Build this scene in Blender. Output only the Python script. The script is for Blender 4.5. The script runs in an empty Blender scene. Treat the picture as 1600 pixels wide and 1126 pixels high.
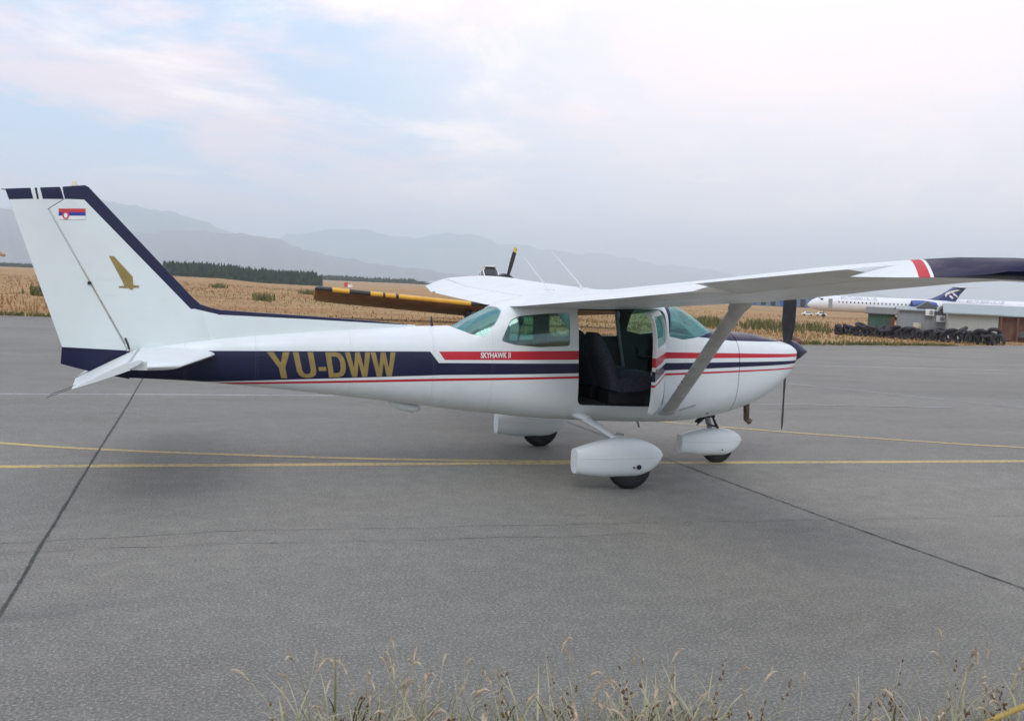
import bpy, bmesh, math, random
import numpy as np
from mathutils import Vector, Matrix
from mathutils.bvhtree import BVHTree
from mathutils.geometry import tessellate_polygon

R = math.radians
random.seed(7)
rng = np.random.default_rng(11)
scene = bpy.context.scene
COL = scene.collection

# ------------------------------------------------------------------ camera
CAM = Vector((-4.034, -9.185, 1.898))
FPX = 1460.0
YAW, PITCH, ROLL = R(19.281), R(-4.533), R(2.463)
cf = Vector((math.sin(YAW)*math.cos(PITCH), math.cos(YAW)*math.cos(PITCH), math.sin(PITCH)))
r0 = Vector((math.cos(YAW), -math.sin(YAW), 0.0))
u0 = r0.cross(cf)
cr = r0*math.cos(ROLL) + u0*math.sin(ROLL)
cu = -r0*math.sin(ROLL) + u0*math.cos(ROLL)
cam_data = bpy.data.cameras.new('camera')
cam = bpy.data.objects.new('camera', cam_data)
COL.objects.link(cam)
cam.matrix_world = Matrix(((cr.x, cu.x, -cf.x, CAM.x), (cr.y, cu.y, -cf.y, CAM.y), (cr.z, cu.z, -cf.z, CAM.z), (0, 0, 0, 1)))
cam_data.sensor_width = 36.0
cam_data.lens = 36.0*FPX/1600.0
cam_data.clip_start = 0.05
cam_data.clip_end = 60000
scene.camera = cam

# ------------------------------------------------------------------ sky, sun, exposure
SUN_ELEV, SUN_AZ = R(50), R(205)          # azimuth clockwise from +Y: behind the camera
world = bpy.data.worlds.new('World')
scene.world = world
world.use_nodes = True
wn, wl = world.node_tree.nodes, world.node_tree.links
for n_ in list(wn):
    wn.remove(n_)

def W(t, **kw):
    n = wn.new(t)
    for k, v in kw.items():
        setattr(n, k, v)
    return n
def wset(sock, v):
    if hasattr(v, 'is_linked'):
        wl.new(v, sock)
    else:
        sock.default_value = v
def wmath(op, a, b=None, clamp=False):
    n = W('ShaderNodeMath', operation=op, use_clamp=clamp)
    wset(n.inputs[0], a)
    if b is not None:
        wset(n.inputs[1], b)
    return n.outputs[0]
def wmix(f, a, b):
    n = W('ShaderNodeMix', data_type='RGBA')
    wset(n.inputs[0], f); wset(n.inputs[6], a); wset(n.inputs[7], b)
    return n.outputs[2]
def wramp(x, lo, hi):
    n = W('ShaderNodeMapRange', interpolation_type='SMOOTHSTEP')
    wset(n.inputs[0], x); n.inputs[1].default_value = lo; n.inputs[2].default_value = hi
    return n.outputs[0]

sky = W('ShaderNodeTexSky', sky_type='NISHITA')
sky.sun_disc = False
sky.sun_elevation = SUN_ELEV
sky.sun_rotation = SUN_AZ
sky.dust_density = 2.0
bgs = W('ShaderNodeVectorMath', operation='SCALE')
wl.new(sky.outputs[0], bgs.inputs[0]); bgs.inputs['Scale'].default_value = 0.09
tc = W('ShaderNodeTexCoord')
sep = W('ShaderNodeSeparateXYZ'); wl.new(tc.outputs['Generated'], sep.inputs[0])
zc = wmath('ADD', wmath('MAXIMUM', sep.outputs[2], 0.0), 0.13)
cmb = W('ShaderNodeCombineXYZ')
wl.new(wmath('DIVIDE', sep.outputs[0], zc), cmb.inputs[0])
wl.new(wmath('DIVIDE', sep.outputs[1], zc), cmb.inputs[1])
def wnoise(scale, detail, seed, rough=0.55, dist=0.0):
    n = W('ShaderNodeTexNoise', noise_dimensions='4D')
    wl.new(cmb.outputs[0], n.inputs['Vector'])
    n.inputs['Scale'].default_value = scale; n.inputs['Detail'].default_value = detail
    n.inputs['W'].default_value = seed; n.inputs['Roughness'].default_value = rough
    n.inputs['Distortion'].default_value = dist
    return n.outputs[0]
blue_gap = (0.43, 0.65, 0.90, 1)
base = wmix(0.80, bgs.outputs[0], blue_gap)
c1 = wramp(wnoise(1.05, 8, 3.4, 0.62, 0.45), 0.44, 0.62)      # soft pink cloud banks
c2 = wramp(wnoise(0.70, 9, 9.1, 0.64, 0.6), 0.51, 0.66)       # brighter white cloud
c3 = wramp(wnoise(2.6, 6, 5.2, 0.6, 0.2), 0.45, 0.75)         # thin streaks
col = wmix(wmath('MULTIPLY', c1, 0.72), base, (0.97, 0.72, 0.73, 1))
col = wmix(wmath('MULTIPLY', c3, 0.42), col, (0.74, 0.69, 0.73, 1))
col = wmix(wmath('MULTIPLY', c2, 0.85), col, (1.12, 0.99, 0.92, 1))
# thin bright veil towards the right of the view
dotn = W('ShaderNodeVectorMath', operation='DOT_PRODUCT')
wl.new(tc.outputs['Generated'], dotn.inputs[0]); dotn.inputs[1].default_value = (math.sin(R(40))*.94, math.cos(R(40))*.94, 0.34)
veil = wramp(dotn.outputs['Value'], 0.80, 1.02)
col = wmix(wmath('MULTIPLY', veil, 0.80), col, (1.10, 0.92, 0.87, 1))
# pale lilac air low over the horizon
low = wmath('SUBTRACT', 1.0, wramp(sep.outputs[2], -0.02, 0.17))
col = wmix(wmath('MULTIPLY', low, 0.70), col, (1.02, 0.86, 0.89, 1))
bg = W('ShaderNodeBackground'); wl.new(col, bg.inputs[0]); bg.inputs[1].default_value = 1.0
wo = W('ShaderNodeOutputWorld'); wl.new(bg.outputs[0], wo.inputs[0])

sun_data = bpy.data.lights.new('sun', 'SUN')
sun_data.energy = 0.8
sun_data.angle = R(28)
sun_data.color = (1.0, 0.97, 0.93)
sun = bpy.data.objects.new('sun', sun_data)
COL.objects.link(sun)
sdir = Vector((math.sin(SUN_AZ)*math.cos(SUN_ELEV), math.cos(SUN_AZ)*math.cos(SUN_ELEV), math.sin(SUN_ELEV)))
sun.rotation_euler = (-sdir).to_track_quat('-Z', 'Y').to_euler()
sun.location = (0, -20, 30)

scene.view_settings.view_transform = 'Standard'
scene.view_settings.look = 'None'
scene.view_settings.exposure = 0.58
scene.view_settings.gamma = 1.0
scene.render.resolution_x = 1024
scene.render.resolution_y = 720
scene.cycles.volume_bounces = 5
scene.cycles.transparent_max_bounces = 24

# ------------------------------------------------------------------ helpers
def ray(px, py):
    return cf + cr*((px-800)/FPX) - cu*((py-563)/FPX)
def at(px, d, z=None, py=None):
    """world x,y on the line of sight of column px at horizontal distance d (row py picks the tilt)."""
    v = ray(px, py if py is not None else 413+px*0.0432)
    h = math.hypot(v.x, v.y)
    p = CAM + v*(d/h)
    return Vector((p.x, p.y, p.z if z is None else z))
def sstep(a, b, x):
    t = min(max((x-a)/(b-a), 0), 1)
    return t*t*(3-2*t)
def tag(o, label=None, cat=None, group=None, kind=None):
    if label: o['label'] = label
    if cat: o['category'] = cat
    if group: o['group'] = group
    if kind: o['kind'] = kind
    return o
def empty(name, loc=(0, 0, 0), rz=0.0):
    o = bpy.data.objects.new(name, None)
    o.empty_display_size = 0.3
    o.location = loc
    o.rotation_euler = (0, 0, rz)
    COL.objects.link(o)
    return o
def copy_tree(o, parent=None):
    c = o.copy(); COL.objects.link(c); c.parent = parent
    for ch in list(o.children):
        copy_tree(ch, c)
    return c
class MB:
    def __init__(s):
        s.v, s.f, s.m = [], [], []
    def add(s, vs, fs, m=0):
        k = len(s.v)
        s.v += [tuple(p) for p in vs]
        s.f += [tuple(i+k for i in f) for f in fs]
        s.m += [m]*len(fs)
        return s
    def box(s, c, d, rz=0.0, m=0, rx=0.0, ry=0.0):
        M = Matrix.Translation(c) @ Matrix.Rotation(rz, 4, 'Z') @ Matrix.Rotation(ry, 4, 'Y') @ Matrix.Rotation(rx, 4, 'X')
        vs = [M @ Vector((sx*d[0]/2, sy*d[1]/2, sz*d[2]/2)) for sx in (-1, 1) for sy in (-1, 1) for sz in (-1, 1)]
        return s.add(vs, [(0, 1, 3, 2), (4, 6, 7, 5), (0, 4, 5, 1), (2, 3, 7, 6), (0, 2, 6, 4), (1, 5, 7, 3)], m)
    def loft(s, rings, c0=True, c1=True, m=0, closed=True):
        n = len(rings[0]); k = len(s.v)
        vs = [p for r in rings for p in r]
        fs = []
        for i in range(len(rings)-1):
            for j in range(n if closed else n-1):
                a, b = i*n+j, i*n+(j+1) % n
                fs.append((a, b, b+n, a+n))
        if c0: fs.append(tuple(reversed(range(n))))
        if c1: fs.append(tuple(range((len(rings)-1)*n, len(rings)*n)))
        return s.add(vs, fs, m)
    def tube(s, pts, rad, seg=10, m=0, flat=1.0, up=None):
        pts = [Vector(p) for p in pts]
        if not hasattr(rad, '__len__'): rad = [rad]*len(pts)
        rings = []
        for i, p in enumerate(pts):
            t = (pts[min(i+1, len(pts)-1)] - pts[max(i-1, 0)]).normalized()
            a = Vector(up) if up else (Vector((0, 0, 1)) if abs(t.z) < 0.9 else Vector((1, 0, 0)))
            e1 = (a - t*a.dot(t)).normalized(); e2 = t.cross(e1)
            rings.append([p + (e1*math.cos(q) + e2*math.sin(q)*flat)*rad[i] for q in [2*math.pi*j/seg for j in range(seg)]])
        return s.loft(rings, m=m)
    def lathe(s, prof, axis='x', c=(0, 0, 0), seg=24, m=0, caps=True):
        rings = []
        for a, r in prof:
            ring = []
            for j in range(seg):
                q = 2*math.pi*j/seg
                if axis == 'x': ring.append((c[0]+a, c[1]+r*math.cos(q), c[2]+r*math.sin(q)))
                elif axis == 'y': ring.append((c[0]+r*math.sin(q), c[1]+a, c[2]+r*math.cos(q)))
                else: ring.append((c[0]+r*math.cos(q), c[1]+r*math.sin(q), c[2]+a))
            rings.append(ring)
        return s.loft(rings, c0=caps, c1=caps, m=m)
    def prism(s, poly, a, b, axis='y', m=0):
        n = len(poly)
        def P(u, w, t):
            return (u, t, w) if axis == 'y' else ((t, u, w) if axis == 'x' else (u, w, t))
        vs = [P(u, w, a) for u, w in poly] + [P(u, w, b) for u, w in poly]
        fs = [tuple(range(n)), tuple(range(2*n-1, n-1, -1))] + [(i, i+n, (i+1) % n+n, (i+1) % n) for i in range(n)]
        return s.add(vs, fs, m)
    def mesh(s, name):
        me = bpy.data.meshes.new(name)
        me.from_pydata(s.v, [], s.f)
        me.validate()
        if len(me.polygons) == len(s.m):
            me.polygons.foreach_set('material_index', s.m)
        bm = bmesh.new(); bm.from_mesh(me)
        bmesh.ops.recalc_face_normals(bm, faces=bm.faces)
        bm.to_mesh(me); bm.free()
        return me
    def build(s, name, mats, parent=None, smooth=True, ang=38, bevel=0.0, loc=None):
        me = s.mesh(name)
        if bevel:
            bm = bmesh.new(); bm.from_mesh(me)
            es = [e for e in bm.edges if len(e.link_faces) == 2 and e.calc_face_angle(0) > R(30)]
            bmesh.ops.bevel(bm, geom=es, offset=bevel, segments=2, affect='EDGES', profile=0.6)
            bm.to_mesh(me); bm.free()
        return link(name, me, mats, parent, smooth, ang, loc)
def link(name, me, mats, parent=None, smooth=True, ang=38, loc=None):
    if not isinstance(mats, (list, tuple)): mats = [mats]
    if len(me.materials): me.materials.clear()
    for m in mats: me.materials.append(m)
    if smooth:
        me.shade_smooth(); me.set_sharp_from_angle(angle=R(ang))
    o = bpy.data.objects.new(name, me)
    COL.objects.link(o)
    if parent: o.parent = parent
    if loc: o.location = loc
    return o
def from_np(name, V, F, mats, kind=None, parent=None):
    me = bpy.data.meshes.new(name)
    me.from_pydata(V.tolist(), [], F.tolist())
    for m in (mats if isinstance(mats, (list, tuple)) else [mats]): me.materials.append(m)
    o = bpy.data.objects.new(name, me); COL.objects.link(o)
    if kind: o['kind'] = kind
    if parent: o.parent = parent
    return o

# ------------------------------------------------------------------ materials
class NT:
    def __init__(s, name):
        s.mat = bpy.data.materials.new(name); s.mat.use_nodes = True
        s.n, s.l = s.mat.node_tree.nodes, s.mat.node_tree.links
        s.b = s.n['Principled BSDF']; s.out = s.n['Material Output']
        s._tc = None
    def put(s, sock, v):
        if hasattr(v, 'is_linked'): s.l.new(v, sock)
        else: sock.default_value = v
    def tc(s, kind='Object'):
        if s._tc is None: s._tc = s.n.new('ShaderNodeTexCoord')
        return s._tc.outputs[kind]
    def math(s, op, a, b=None, clamp=False):
        n = s.n.new('ShaderNodeMath'); n.operation = op; n.use_clamp = clamp
        s.put(n.inputs[0], a)
        if b is not None: s.put(n.inputs[1], b)
        return n.outputs[0]
    def noise(s, scale, detail=4, rough=0.55, vec=None, stretch=None, dist=0.0):
        v = vec if vec is not None else s.tc()
        if stretch:
            m = s.n.new('ShaderNodeMapping'); s.l.new(v, m.inputs[0]); m.inputs['Scale'].default_value = stretch; v = m.outputs[0]
        n = s.n.new('ShaderNodeTexNoise'); s.l.new(v, n.inputs['Vector'])
        n.inputs['Scale'].default_value = scale; n.inputs['Detail'].default_value = detail; n.inputs['Roughness'].default_value = rough
        n.inputs['Distortion'].default_value = dist
        return n.outputs[0]
    def ramp(s, x, lo, hi, a=0.0, b=1.0):
        n = s.n.new('ShaderNodeMapRange'); n.interpolation_type = 'SMOOTHSTEP'
        s.put(n.inputs[0], x)
        for i, v in enumerate((lo, hi, a, b)): n.inputs[i+1].default_value = v
        return n.outputs[0]
    def mix(s, f, a, b):
        n = s.n.new('ShaderNodeMix'); n.data_type = 'RGBA'
        s.put(n.inputs[0], f)
        s.put(n.inputs[6], a if hasattr(a, 'is_linked') else (*a[:3], 1)); s.put(n.inputs[7], b if hasattr(b, 'is_linked') else (*b[:3], 1))
        return n.outputs[2]
    def halfplanes(s, poly, axes=(0, 2), off=(0, 0)):
        """mask of a convex polygon given in two object axes"""
        cx = sum(p[0] for p in poly)/len(poly); cy = sum(p[1] for p in poly)/len(poly)
        res = None
        for i in range(len(poly)):
            (x0, y0), (x1, y1) = poly[i], poly[(i+1) % len(poly)]
            a, b = -(y1-y0), (x1-x0)
            if a*(cx-x0)+b*(cy-y0) < 0: a, b = -a, -b
            d = s.n.new('ShaderNodeVectorMath'); d.operation = 'DOT_PRODUCT'
            s.l.new(s.tc(), d.inputs[0])
            v = [0, 0, 0]; v[axes[0]] = a; v[axes[1]] = b
            d.inputs[1].default_value = v
            m = s.math('GREATER_THAN', d.outputs['Value'], a*(x0-off[0])+b*(y0-off[1]))
            res = m if res is None else s.math('MULTIPLY', res, m)
        return res
    def bump(s, h, strength=0.3, dist=0.01):
        n = s.n.new('ShaderNodeBump'); n.inputs['Strength'].default_value = strength; n.inputs['Distance'].default_value = dist
        s.l.new(h, n.inputs['Height']); s.l.new(n.outputs[0], s.b.inputs['Normal'])
    def fin(s, color, rough=0.5, metal=0.0, spec=0.5, coat=0.0):
        s.put(s.b.inputs['Base Color'], color if hasattr(color, 'is_linked') else (*color[:3], 1))
        s.put(s.b.inputs['Roughness'], rough); s.b.inputs['Metallic'].default_value = metal
        s.b.inputs['Specular IOR Level'].default_value = spec
        s.b.inputs['Coat Weight'].default_value = coat
        s.b.inputs['Coat Roughness'].default_value = 0.12
        return s.mat
def plain(name, c, rough=0.5, metal=0.0, var=0.12, scale=9.0, spec=0.5, coat=0.0):
    t = NT(name)
    n = t.noise(scale, 5)
    col = t.mix(t.ramp(n, 0.3, 0.7), tuple(x*(1-var) for x in c), tuple(min(1, x*(1+var)) for x in c))
    return t.fin(col, rough, metal, spec, coat)

WHITE = (0.74, 0.79, 0.79); NAVY = (0.008, 0.011, 0.046); RED = (0.50, 0.018, 0.035)
def paint(name, regions, axes=(0, 2), off=(0, 0), base=WHITE, rough=0.3, seams=(), seam_axis=0, spec=0.36):
    t = NT(name)
    dirt = t.ramp(t.noise(3.0, 6, 0.65), 0.35, 0.75)
    col = t.mix(t.math('MULTIPLY', dirt, 0.17), base, (0.55, 0.55, 0.50))
    streak = t.ramp(t.noise(7, 5, 0.6, stretch=(0.35, 1, 3)), 0.55, 0.8)
    col = t.mix(t.math('MULTIPLY', streak, 0.13), col, (0.45, 0.46, 0.44))
    for c, polys in regions:
        mask = None
        for p in polys:
            k = t.halfplanes(p, axes, off)
            mask = k if mask is None else t.math('MAXIMUM', mask, k)
        cc = t.mix(t.math('MULTIPLY', dirt, 0.25), c, tuple(min(1, x*1.5+0.01) for x in c))
        col = t.mix(mask, col, cc)
    t.bump(t.noise(2.6, 2, 0.4), 0.10, 0.03)
    if spec < .1: t.b.inputs['IOR'].default_value = 1.22
    if seams:
        sxyz = t.n.new('ShaderNodeSeparateXYZ'); t.l.new(t.tc(), sxyz.inputs[0])
        lap = None
        for sx_ in seams:
            k = t.math('LESS_THAN', t.math('ABSOLUTE', t.math('SUBTRACT', sxyz.outputs[seam_axis], sx_)), 0.0035)
            lap = k if lap is None else t.math('MAXIMUM', lap, k)
        col = t.mix(t.math('MULTIPLY', lap, 0.16), col, (0.16, 0.16, 0.16))
        rv = t.n.new('ShaderNodeTexWave'); rv.wave_type = 'BANDS'; rv.bands_direction = 'X' if seam_axis else 'Z'
        t.l.new(t.tc(), rv.inputs['Vector']); rv.inputs['Scale'].default_value = 10
        near = None
        for sx_ in seams:
            k = t.math('LESS_THAN', t.math('ABSOLUTE', t.math('SUBTRACT', sxyz.outputs[seam_axis], sx_+0.022)), 0.004)
            near = k if near is None else t.math('MAXIMUM', near, k)
        dots = t.math('MULTIPLY', near, t.math('GREATER_THAN', rv.outputs[0], 0.75))
        col = t.mix(t.math('MULTIPLY', dots, 0.2), col, (0.2, 0.2, 0.2))
    return t.fin(col, t.ramp(dirt, 0, 1, rough, rough+0.14), 0.0, spec, 0.03 if spec > .1 else 0.0)

STRIPES = [
    (NAVY, [[(-4.7, 1.16), (-3.761, 1.185), (-1.794, 1.232), (-1.70, 1.115), (-1.70, 0.60), (-4.7, 0.6)],
            [(-1.75, 1.122), (-0.321, 1.150), (-0.316, 1.051), (-1.75, 1.002)],
            [(-0.322, 1.150), (0.68, 1.170), (0.68, 1.090), (-0.317, 1.051)],
            [(0.678, 1.169), (2.60, 1.206), (2.60, 1.176), (0.677, 1.090)],
            [(0.60, 1.415), (1.15, 1.412), (1.495, 1.393), (2.0, 1.374), (2.7, 1.318), (2.7, 1.9), (0.60, 1.9)]]),
    (WHITE, [[(-4.0, 0.880), (-1.70, 1.003), (-1.66, 1.0035), (-1.66, 0.4), (-4.0, 0.4)],
             [(0.3, 1.414), (0.60, 1.415), (0.72, 1.47), (0.72, 1.9), (0.3, 1.9)]]),
    (RED, [[(-1.707, 1.234), (-0.328, 1.278), (-0.323, 1.188), (-1.65, 1.153)],
           [(-0.329, 1.278), (0.656, 1.283), (0.66, 1.216), (-0.324, 1.188)],
           [(0.655, 1.283), (2.60, 1.278), (2.60, 1.246), (0.659, 1.216)],
           [(-4.1, 0.866), (-1.674, 0.970), (-1.673, 0.945), (-4.1, 0.848)],
           [(-1.675, 0.970), (0.677, 1.060), (0.678, 1.037), (-1.674, 0.945)],
           [(0.676, 1.060), (2.60, 1.134), (2.60, 1.120), (0.677, 1.037)]]),
]
M = {}
M['fus'] = paint('fuselage_paint', STRIPES, seams=(-4.05, -3.42, -2.55, -1.76, -1.18, 0.93))
M['white'] = paint('white_paint', [])
M['lining'] = plain('cabin_lining', (0.10, 0.10, 0.102), 0.8)
M['liner_light'] = plain('cabin_trim', (0.16, 0.16, 0.155), 0.7)
M['seat'] = plain('seat_fabric', (0.058, 0.064, 0.088), 0.9, scale=40, var=0.3)
M['navy'] = plain('navy_paint', NAVY, 0.35, coat=0.1, var=0.25)
M['red'] = plain('red_paint', RED, 0.35)
M['gold'] = plain('gold_film', (0.285, 0.205, 0.062), 0.55, 0.0)
M['decal_white'] = plain('white_film', (0.85, 0.85, 0.85), 0.4, var=0.03)
M['flag_blue'] = plain('flag_blue', (0.03, 0.05, 0.35), 0.45, var=0.05)
M['flag_red'] = plain('flag_red', (0.62, 0.05, 0.06), 0.45, var=0.05)
M['rubber'] = plain('tyre_rubber', (0.016, 0.016, 0.017), 0.75, var=0.3)
M['black'] = plain('black_paint', (0.018, 0.018, 0.022), 0.4, var=0.3)
M['steel'] = plain('bare_steel', (0.32, 0.32, 0.33), 0.35, 0.8)
M['strut'] = plain('shaded_strut_paint', (0.47, 0.485, 0.475), 0.4, var=0.12)  # white strut's shade on its downward face put into this grey
M['grey'] = plain('grey_metal', (0.30, 0.31, 0.31), 0.5, 0.1)
M['exhaust'] = plain('exhaust_pipe', (0.17, 0.115, 0.085), 0.55, 0.4, var=0.4)
M['gap'] = plain('dark_gap', (0.02, 0.02, 0.022), 0.9)

def glass_mat(name, tint, refl=0.16):
    t = NT(name)
    t.n.remove(t.b)
    tr = t.n.new('ShaderNodeBsdfTransparent'); tr.inputs[0].default_value = (*tint, 1)
    gl = t.n.new('ShaderNodeBsdfGlossy'); gl.inputs['Roughness'].default_value = 0.06; gl.inputs[0].default_value = (0.8, 0.95, 0.95, 1)
    fr = t.n.new('ShaderNodeLayerWeight'); fr.inputs[0].default_value = 0.35
    f = t.math('ADD', t.math('MULTIPLY', fr.outputs['Fresnel'], 0.8), refl, True)
    dirt = t.ramp(t.noise(5, 4), 0.4, 0.8, 0.85, 1.15)
    f = t.math('MULTIPLY', f, dirt, True)
    mx = t.n.new('ShaderNodeMixShader'); t.put(mx.inputs[0], f)
    t.l.new(tr.outputs[0], mx.inputs[1]); t.l.new(gl.outputs[0], mx.inputs[2])
    t.l.new(mx.outputs[0], t.out.inputs[0])
    return t.mat
M['clear'] = glass_mat('clear_perspex', (0.95, 0.97, 0.96), 0.0)
M['glass'] = glass_mat('tinted_perspex', (0.60, 0.86, 0.82), 0.05)

# ------------------------------------------------------------------ ground
EDGE = [(-90, 36.0), (-40, 31.5), (-10.6, 29.8), (2, 28.2), (12, 24.6), (20.6, 23.3), (28, 24.6), (36.3, 27.2), (60, 36), (95, 52)]
def edge_y(x):
    for (x0, y0), (x1, y1) in zip(EDGE, EDGE[1:]):
        if x0 <= x <= x1: return y0+(y1-y0)*(x-x0)/(x1-x0)
    return EDGE[0][1] if x < EDGE[0][0] else EDGE[-1][1]
def gz(x, y):
    r = math.hypot(x-CAM.x, y-CAM.y)
    w = sstep(4, 34, x)
    z = -0.03
    if r > 46: z -= w*1.75*(1-math.exp(-(r-46)/60.0))
    if 60 < r < 2500:
        b = math.atan2(x-CAM.x, y-CAM.y)
        z += 1.5*math.exp(-((r-330)/120.0)**2)*math.exp(-((b-R(14.2))/R(4.5))**2)
        z += 0.10*math.sin(x*0.11+1.3)*math.sin(y*0.07)*sstep(60, 120, r)*(1-sstep(300, 900, r))
    return z
def build_ground():
    rad = [0.6]
    while rad[-1] < 26000: rad.append(rad[-1]*1.085+0.25)
    na = 180
    V, F = [(CAM.x, CAM.y, -0.03)], []
    for r in rad:
        for j in range(na):
            q = 2*math.pi*j/na
            x, y = CAM.x+r*math.sin(q), CAM.y+r*math.cos(q)
            V.append((x, y, gz(x, y)))
    for j in range(na): F.append((0, 1+(j+1) % na, 1+j))
    for i in range(len(rad)-1):
        for j in range(na):
            a, b = 1+i*na+j, 1+i*na+(j+1) % na
            F.append((a, b, b+na, a+na))
    me = bpy.data.meshes.new('ground'); me.from_pydata(V, [], F)
    t = NT('dry_field')
    n1 = t.ramp(t.noise(0.055, 6, 0.62, stretch=(1, 2.2, 1)), 0.36, 0.64)
    n2 = t.ramp(t.noise(0.45, 6, 0.65, stretch=(1, 1.8, 1)), 0.35, 0.68)
    n3 = t.ramp(t.noise(0.022, 5, 0.6), 0.48, 0.66)
    col = t.mix(n1, (0.40, 0.215, 0.10), (0.52, 0.345, 0.165))
    col = t.mix(t.math('MULTIPLY', n2, 0.75), col, (0.28, 0.185, 0.09))
    col = t.mix(t.math('MULTIPLY', n3, 0.40), col, (0.22, 0.21, 0.09))
    t.bump(t.noise(3.0, 6, 0.7), 0.7, 0.25)
    m = t.fin(col, 0.95, 0, 0.15)
    o = link('ground', me, m, None, True, 60)
    tag(o, kind='structure')
build_ground()

def asphalt():
    t = NT('old_asphalt')
    big = t.ramp(t.noise(0.16, 5, 0.6, stretch=(0.45, 1.3, 1)), 0.36, 0.66)
    mid = t.ramp(t.noise(0.7, 6, 0.65, stretch=(0.35, 1, 1)), 0.42, 0.72)
    fine = t.noise(58, 5, 0.9)
    fine2 = t.noise(230, 2, 0.6)
    col = t.mix(big, (0.178, 0.174, 0.150), (0.234, 0.226, 0.192))
    col = t.mix(t.math('MULTIPLY', mid, 0.35), col, (0.175, 0.160, 0.135))
    mot = t.noise(5.5, 5, 0.7)
    col = t.mix(t.ramp(mot, 0.40, 0.62, 0.30, 0), col, (0.115, 0.114, 0.104))
    col = t.mix(t.ramp(mot, 0.55, 0.75, 0, 0.30), col, (0.29, 0.285, 0.255))
    col = t.mix(t.ramp(fine, 0.52, 0.62, 0, 0.8), col, (0.40, 0.40, 0.37))
    col = t.mix(t.ramp(fine, 0.38, 0.48, 0.8, 0), col, (0.07, 0.072, 0.068))
    vo = t.n.new('ShaderNodeTexVoronoi'); t.l.new(t.tc(), vo.inputs['Vector']); vo.inputs['Scale'].default_value = 60
    sepc = t.n.new('ShaderNodeSeparateColor'); t.l.new(vo.outputs['Color'], sepc.inputs[0])
    fleck = t.math('MULTIPLY', t.math('GREATER_THAN', sepc.outputs[0], 0.93), t.math('LESS_THAN', vo.outputs['Distance'], 0.30))
    col = t.mix(t.math('MULTIPLY', fleck, 0.35), col, (0.50, 0.50, 0.48))
    # oil stains and tyre scuffs, dark blotches with a shape of their own
    oil = t.ramp(t.noise(0.55, 3, 0.5, stretch=(0.4, 1.4, 1), dist=0.6), 0.665, 0.76)
    col = t.mix(t.math('MULTIPLY', oil, 0.6), col, (0.075, 0.075, 0.076))
    h = t.math('ADD', fine, t.math('MULTIPLY', fine2, 0.6))
    t.bump(h, 0.22, 0.004)
    return t.fin(col, t.ramp(mid, 0, 1, 0.72, 0.88), 0, 0.35)
M['asphalt'] = asphalt()
def build_apron():
    V, F = [], []
    xs = np.concatenate([np.arange(-90, -12, 3), np.arange(-12, 40, 0.5), np.arange(40, 96, 3)])
    for x in xs:
        jag = 0.16*math.sin(x*3.1)+0.12*math.sin(x*7.7+1)
        V += [(x, -6.25+0.06*math.sin(x*5), 0), (x, 10, 0), (x, edge_y(x)+jag, 0)]
    for i in range(len(xs)-1):
        for k in range(2):
            a = i*3+k
            F.append((a, a+3, a+4, a+1))
    me = bpy.data.meshes.new('apron'); me.from_pydata(V, [], F)
    o = link('apron', me, M['asphalt'], None, False)
    tag(o, kind='structure')
    return o
apron = build_apron()

def strip(name, pts, w, mat, parent, z, jag=0.0, step=0.12, wvar=0.0):
    """flat strip along a smoothed polyline"""
    P = [Vector((p[0], p[1])) for p in pts]
    out = []
    for i in range(len(P)-1):
        p0, p1, p2, p3 = P[max(i-1, 0)], P[i], P[i+1], P[min(i+2, len(P)-1)]
        n = max(2, int((p2-p1).length/step))
        for k in range(n):
            t = k/n
            out.append(0.5*((2*p1)+(p2-p0)*t+(2*p0-5*p1+4*p2-p3)*t*t+(3*p1-p0-3*p2+p3)*t**3))
    out.append(P[-1])
    V, F = [], []
    off = 0.0
    for i, p in enumerate(out):
        d = (out[min(i+1, len(out)-1)]-out[max(i-1, 0)]).normalized(); nrm = Vector((-d.y, d.x))
        off = off*0.9+random.uniform(-jag, jag)
        ww = w*(1+random.uniform(-wvar, wvar))
        a, b = p+nrm*(off+ww/2), p+nrm*(off-ww/2)
        V += [(a.x, a.y, z), (b.x, b.y, z)]
        if i: F.append((2*i-2, 2*i-1, 2*i+1, 2*i))
    me = bpy.data.meshes.new(name); me.from_pydata(V, [], F)
    return link(name, me, mat, parent, False)
def worn(name, c, wear, under=(0.20, 0.20, 0.195)):
    t = NT(name)
    n = t.noise(22, 5, 0.75)
    n2 = t.noise(1.2, 4, 0.6)
    k = t.ramp(t.math('ADD', t.math('MULTIPLY', n, 0.7), t.math('MULTIPLY', n2, 0.3)), wear-0.09, wear+0.09)
    col = t.mix(k, c, under)
    t.bump(n, 0.4, 0.004)
    return t.fin(col, 0.8, 0, 0.3)
M['yellow_line'] = worn('worn_yellow_paint', (0.54, 0.41, 0.17), 0.55)
M['white_line'] = worn('worn_white_paint', (0.44, 0.45, 0.44), 0.52)
M['tar'] = plain('tar_joint', (0.055, 0.054, 0.052), 0.8, var=0.35)
M['crack'] = plain('hairline_crack', (0.13, 0.13, 0.125), 0.9, var=0.4)
strip('yellow_line', [(-16, 1.15), (-11, 0.93), (-5.68, 0.58), (-3.36, 0.40), (0.0, 0.13), (2.66, -0.13), (5.86, -0.41), (14, -1.05), (30, -2.2)], 0.14, M['yellow_line'], apron, 0.0015)
strip('yellow_line', [(-14, 7.0), (-9, 3.65), (-5.9, 1.90), (-4.85, 1.41), (-3.4, 0.93), (-2.03, 0.57), (-0.6, 0.30), (0.9, 0.12)], 0.10, M['yellow_line'], apron, 0.0025)
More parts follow.
